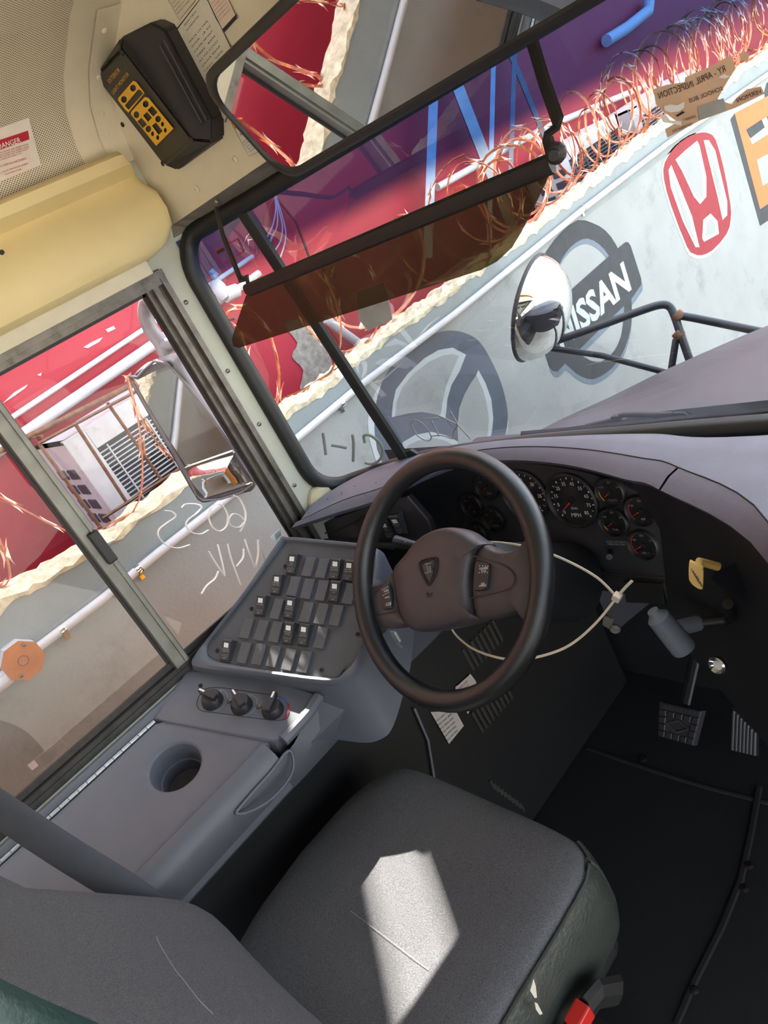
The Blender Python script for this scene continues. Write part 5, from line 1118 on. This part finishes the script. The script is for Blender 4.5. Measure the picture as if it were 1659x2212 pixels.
for k_ in (.35, .7):
    b = MB(); p0 = MO+MX*(u0+Lm*k_)+MY*(vhi-.05)-MN*.015; b.tube([p0, p0+V((0, .03, .08)), V((p0.x, .80, 1.90))], .006, 8); obj('bracket', b, blackm, rv, True)
# ================================================================ SUN VISOR
YV = .72; vp = planeY(YV)
vz = thing('sun_visor', 'smoked brown acrylic sun visor on black strap hangers', 'sun visor', onY((860, 490), YV))
b = MB(); ol = [(530, 640), (508, 708), (500, 733), (503, 748), (516, 752), (640, 712), (840, 648), (1040, 583), (1072, 566), (1102, 538), (1122, 505), (1150, 450), (1178, 392), (1190, 362)]
b.slab([vp(p) for p in ol], (0, -1, 0), .004, .001); obj('panel', b, SMOKE, vz)
b = MB(); b.tube([vp((533, 628), .002), vp((1192, 353), .002)], [(.011, .006)]*2, 8, False, flat=(0, 0, 1)); obj('top_bar', b, blackm, vz, True)
def strap(pts, wd=.0075): 
    b = MB(); b.tube(pts, [(wd, .0022)]*len(pts), 6, False, flat=(1, 0, 0)); return obj('hanger', b, blackm, vz)
strap([onY((466, 450), .80), onY((482, 510), .775), onY((518, 600), .735), onY((521, 604), .732), onY((534, 600), .726), onY((537, 628), .722)])
strap([onY((1148, 84), .80), onY((1175, 175), .765), onY((1206, 262), .738), onY((1203, 274), .736), onY((1182, 290), .73), onY((1183, 300), .728), onY((1196, 350), .722)])
b = MB(); bo_ = vp((1200, 332), .008); b.lathe([(.011, -.006), (.011, 0), (.009, .001), (.009, .004), (.006, .005), (.0055, .011), (0, .011)], bo_, (.35, -.9, 0), 12); obj('pivot_bolt', b, blackm, vz)
b = MB(); b.lathe([(.008, -.004), (.008, .002), (.005, .004), (0, .004)], onY((468, 438), .798), (0, -1, -.3), 8); obj('mount_bolt', b, screwm, vz)
# ================================================================ LIGHT MONITOR BOX
lm = thing('light_monitor', 'black wedge-shaped light monitor box with yellow printed panel', 'monitor', onY((330, 330), .79))
z1 = zm(190, 20, 5.53)
A, D = [onY(z1(*p), .782) for p in ((82, 800), (900, 1862))]; B_, C_ = [onY(z1(*p), .735) for p in ((410, 470), (1245, 1565))]
E_, F2, G_, H_ = [onY(z1(*p), .775) for p in ((740, 158), (905, 235), (1482, 1330), (1492, 1590))]
T0 = onY(z1(385, 335), .775); D2 = onY(z1(1050, 1930), .785)
b = MB(); bmv = [b.bm.verts.new(p) for p in (A, B_, C_, D, T0, E_, F2, G_, H_, D2)]
a_, b_, c_, d_, t_, e_, f_, g_, h_, d2 = bmv
for f in ((a_, b_, c_, d_), (b_, t_, e_, f_, g_, h_, c_), (a_, t_, b_), (d_, c_, h_, d2)): b.bm.faces.new(f)
bk_ = [b.bm.verts.new(V((v.co.x, .7995, v.co.z))) for v in (a_, t_, e_, f_, g_, h_, d2, d_)]
fr2 = (a_, t_, e_, f_, g_, h_, d2, d_)
for i in range(8):
    try: b.bm.faces.new((fr2[i], fr2[(i+1) % 8], bk_[(i+1) % 8], bk_[i]))
    except ValueError: pass
bmesh.ops.bevel(b.bm, geom=[e for e in b.bm.edges if len(e.link_faces) == 2], offset=.004, segments=2, affect='EDGES')
lmb = obj('housing', b, pm('black_crinkle', (36, 31, 29), .5, bump=.3, bscale=1500), lm, True)
MNn = (B_-A).cross(D-A).normalized(); MNn = MNn if MNn.y < 0 else -MNn; mpl = plane(A, MNn)
up_ = lambda l: [z1(*p) for p in l]
yb = decal('yellow_panel', [up_([(365, 1055), (540, 855), (575, 865), (675, 1000), (485, 1235), (445, 1200), (358, 1085)]), up_([(440, 1150), (600, 960), (625, 965), (662, 1005), (485, 1200)]), up_(ngon_disc(538, 942, 36, 42, 10)), up_(ngon_disc(430, 1078, 36, 42, 10))], mpl, yellow, lm, .0025)
decal('yellow_panel', [up_([(512, 1255), (515, 1225), (680, 1048), (725, 1060), (1022, 1425), (815, 1632)]), up_(ngon_disc(690, 1132, 36, 42, 10)), up_(ngon_disc(580, 1260, 34, 42, 10)), up_([(712, 1205), (765, 1155), (832, 1230), (780, 1282)]), up_([(660, 1270), (705, 1225), (765, 1295), (718, 1345)]), up_([(590, 1340), (640, 1295), (705, 1375), (655, 1420)]), up_(ngon_disc(838, 1312, 34, 40, 10)), up_(ngon_disc(722, 1430, 34, 40, 10)), up_([(765, 1390), (812, 1352), (892, 1455), (845, 1500)]), up_(ngon_disc(890, 1372, 18, 30, 8, .5)), up_(ngon_disc(924, 1445, 18, 30, 8, .5)), up_(ngon_disc(772, 1488, 18, 30, 8, .5)), up_(ngon_disc(834, 1532, 18, 30, 8, .5))], mpl, yellow, lm, .0025)
mb = MB(); text_mb(mb, 'EXTERIOR', z1(262, 888), (128/5.53, -155/5.53), (-34/5.53, -42/5.53), mpl, .0025); text_mb(mb, 'LIGHT MONITOR', z1(305, 1022), (190/5.53, -240/5.53), (-30/5.53, -38/5.53), mpl, .0025); obj('panel_text', mb, yellow, lm)
b = MB(); b.tube([onY(z1(860, 430), .751), onY(z1(1370, 1370), .749)], .003, 6); b.tube([onY(z1(910, 370), .756), onY(z1(1420, 1330), .756)], .003, 6); obj('rib', b, MATS['black_crinkle'], lm, True)
for p in ((405, 520), (120, 905), (1222, 1545), (895, 1845)): inst('screw', SCREW_D, frame(mpl(z1(*p), .001), (1, 0, 0), MNn), lm)
# ================================================================ HOOD, WIPERS, OUTSIDE MIRRORS
XH = -1.0
he = [onX(p, XH) for p in ((1140, 936), (1200, 905), (1300, 860), (1400, 811), (1500, 766), (1600, 723), (1659, 700))]
he = cr(he, 3); d_ = (he[-1]-he[-4]).normalized(); he += [he[-1]+d_*t_+V((0, 0, -.25*t_*t_)) for t_ in (.25, .5, .7)]
b = MB(); rows = []
for dx, dz in ((0, -.55), (-.004, -.1), (0, -.015), (.02, 0), (.08, .014), (.22, .030), (.26, .050), (.32, .058), (.76, .075)):
    rows.append([p+V((dx, 0, dz*(1 if dz < 0 else min(1, .35+(p.y-1.0))))) for p in he])
rows += [[V((2*XC-p.x, p.y, p.z)) for p in r] for r in reversed(rows[:-1])]
b.grid(rows); b.bm.faces.new([b.bm.verts.new(r[-1]) for r in rows]) ; hood = tag(obj('bus_hood', b, hoodm, None, True), 'matt black sloping bus hood ahead of the windshield', 'hood')
b = MB(); b.box((-1.2, 1.006, .955), (.72, 1.10, .995), None, .01); tag(obj('cowl_panel', b, hoodm), 'dark cowl strip at the base of the windshield', 'panel')
wy = planeY(1.03); zq = zm(1239, 660, 3.95)
w1_ = thing('windshield_wiper', 'long black wiper blade with arm resting along the windshield base', 'wiper', wy((1400, 915)))
b = MB(); b.tube([wy(p) for p in ((1128, 938), (1250, 928), (1450, 908), (1659, 890), (1760, 880))], [(.007, .005)]*5, 6, False, flat=(0, 0, 1)); obj('blade', b, rubber, w1_)
b = MB(); b.tube([wy(p, .004) for p in (zq(640, 1060), zq(1000, 1040))], [(.005, .006)]*2, 6, False, flat=(0, 0, 1)); obj('blade_yoke', b, rubber, w1_)
b = MB(); b.tube(cr([wy(p, -.012) for p in (zq(110, 1030), zq(340, 975), zq(400, 940), zq(520, 930), zq(720, 930), zq(850, 925))], 3), .005, 8); obj('arm', b, blackm, w1_, True)
b = MB(); b.slab([wy(p, -.01) for p in (zq(610, 985), zq(760, 915), zq(935, 912), zq(990, 940), zq(980, 965), zq(800, 990))], (0, -1, .3), .012, .002); obj('arm_head', b, blackm, w1_)
b = MB(); c_ = wy(zq(370, 975), -.01); b.box(c_-V((.008, .006, .01)), c_+V((.008, .006, .01)), None, .002); obj('clip', b, blackm, w1_)
w2_ = thing('windshield_wiper', 'second short wiper end lying low on the cowl', 'wiper', wy((1560, 942)))
b = MB(); b.tube([wy(p) for p in ((1462, 946), (1595, 941), (1700, 938))], [(.007, .005)]*3, 6, False, flat=(0, 0, 1)); obj('blade', b, rubber, w2_)
# convex cross-view mirror
cv = thing('crossview_mirror', 'round convex mirror on black tubes beside the hood', 'mirror', onY((1150, 760), 1.85))
co = onY((1150, 667), 1.85); vv_ = ray((1150, 667))
r_hat = (CR*.97-CU*.15); r_hat = (r_hat-vv_*r_hat.dot(vv_)).normalized(); cn = (r_hat*.95-vv_*.30).normalized(); majr = (onY((1166, 572), 1.85)-onY((1133, 763), 1.85)); rad_ = majr.length/2*1.0
mj = (majr-cn*majr.dot(cn)).normalized()
b = MB(); prof = [(rad_*math.cos(t_), rad_*.72*math.sin(t_)) for t_ in [math.pi/2*i/12 for i in range(13)]]
b.lathe(prof[:-1]+[(.0005, rad_*.72)], co, cn, 40, up=mj); obj('mirror_dome', b, MIRROR, cv, True)
b = MB(); q = []; w_ = cn.cross(mj)
for i in range(40): a = 2*math.pi*i/40; q.append(co+(mj*math.cos(a)+w_*math.sin(a))*rad_*1.005)
b.tube(q, .006, 8, True); obj('rim', b, rubber, cv, True)
b = MB(); b.lathe([(rad_*.99, -.001), (rad_*.8, -.02), (rad_*.3, -.035), (0, -.036)], co, cn, 32, up=mj); obj('back_shell', b, blackm, cv, True)
pY = lambda p, y=1.85: onY(p, y)
b = MB(); b.tube(cr([pY(p) for p in ((1128, 690), (1110, 712), (1106, 735), (1116, 752), (1135, 760), (1152, 758))], 4), .005, 6); obj('bracket', b, steel, cv, True)
b = MB(); b.tube(cr([pY((1133, 700)), pY((1118, 722)), pY((1122, 748)), pY((1160, 750))], 4), .005, 6); obj('bracket', b, steel, cv, True)
b = MB(); b.tube(cr([pY((1150, 752)), pY((1200, 737), 1.88), pY((1290, 706), 1.95), pY((1380, 673), 2.02), pY((1425, 659), 2.05), pY((1446, 662), 2.06), pY((1457, 682), 2.05), pY((1470, 720), 2.03), pY((1492, 785), 2.0)], 4), .0125, 10); obj('arm', b, tubeblack, cv, True)
b = MB(); b.tube([pY((1175, 750), 1.86), pY((1300, 768), 1.92), pY((1440, 805), 1.97)], .010, 10); obj('arm', b, tubeblack, cv, True)
b = MB(); b.tube([pY((1458, 680), 2.05), pY((1500, 687), 2.06), pY((1700, 728), 2.08)], .0125, 10); obj('arm', b, tubeblack, cv, True)
b = MB(); b.tube([pY((1474, 722), 2.03), pY((1460, 735), 2.02), pY((1450, 800), 1.98)], .011, 10); obj('arm', b, tubeblack, cv, True)
for p, y in (((1465, 682), 2.05), ((1466, 722), 2.03), ((1172, 750), 1.86)):
    b = MB(); b.lathe([(.016, -.012), (.018, -.008), (.018, .008), (.016, .012)], pY(p, y), (.5, 0, -.8), 10); obj('clamp', b, rust, cv, True)
# door-side mirror outside the window
sm_ = thing('side_mirror', 'tall two-piece outside mirror in a grey housing beside the window', 'mirror', onX((430, 1085), -1.62)-V((0, 0, .02)))
so = onX((420, 930), -1.62); sn = V((.44, -.89, -.10)).normalized(); spn = plane(so, sn)
ho = [(283, 826), (285, 816), (293, 805), (304, 797), (355, 777), (368, 776), (380, 782), (470, 915), (546, 1032), (551, 1044), (550, 1053), (543, 1060), (450, 1084), (439, 1085), (428, 1079), (415, 1058)]
b = MB(); hl = [spn(p) for p in ho]; c_ = sum(hl, V())/len(hl)
b.grid([[c_+(p-c_)*.9-sn*.045 for p in hl], [p-sn*.030 for p in hl], [p+sn*.002 for p in hl], [c_+(p-c_)*.985+sn*.004 for p in hl]], False, True); b.bm.faces.new([b.bm.verts.new(c_+(p-c_)*.9-sn*.045) for p in hl]); b.bm.faces.new([b.bm.verts.new(c_+(p-c_)*.985+sn*.002) for p in hl]); obj('housing', b, pipegrey, sm_, True)
b = MB(); b.slab([spn(p, .006) for p in cr2([(291, 830), (298, 820), (358, 792), (368, 794), (500, 958), (502, 966), (410, 1002), (400, 1003)], 2)], sn, .003); obj('flat_glass', b, MIRROR, sm_)
lo_ = [spn(p, .006) for p in cr2([(404, 1018), (498, 984), (505, 988), (541, 1040), (538, 1048), (450, 1075), (438, 1072)], 3)]
b = MB(); b.dome(lo_, sn, [(1, -.003), (1, 0), (.85, .006), (.55, .012), (.25, .015), (.05, .0155)]); obj('convex_glass', b, MIRROR, sm_, True)
b = MB(); b.tube([spn(p, .007) for p in cr2([(287, 828), (298, 814), (362, 786), (505, 968), (548, 1045), (440, 1080), (398, 1010)], 3)], .0035, 6, True); obj('glass_trim', b, pipegrey, sm_, True)
b = MB(); b.tube([spn(p, .007) for p in ((402, 1010), (504, 975))], .005, 6); obj('glass_trim', b, chrome, sm_, True)
b = MB(); b.tube(cr([onX((330, 648), -1.60), onX((318, 652), -1.63), onX((314, 680), -1.65), onX((328, 715), -1.65), onX((350, 745), -1.64), onX((368, 790), -1.63)], 5), .017, 12); obj('arm', b, pipegrey, sm_, True)
b = MB(); b.tube(cr([onX((350, 748), -1.64), onX((385, 740), -1.60), onX((425, 735), -1.52), onX((460, 730), -1.468)], 4), .016, 12); obj('arm', b, pipegrey, sm_, True)
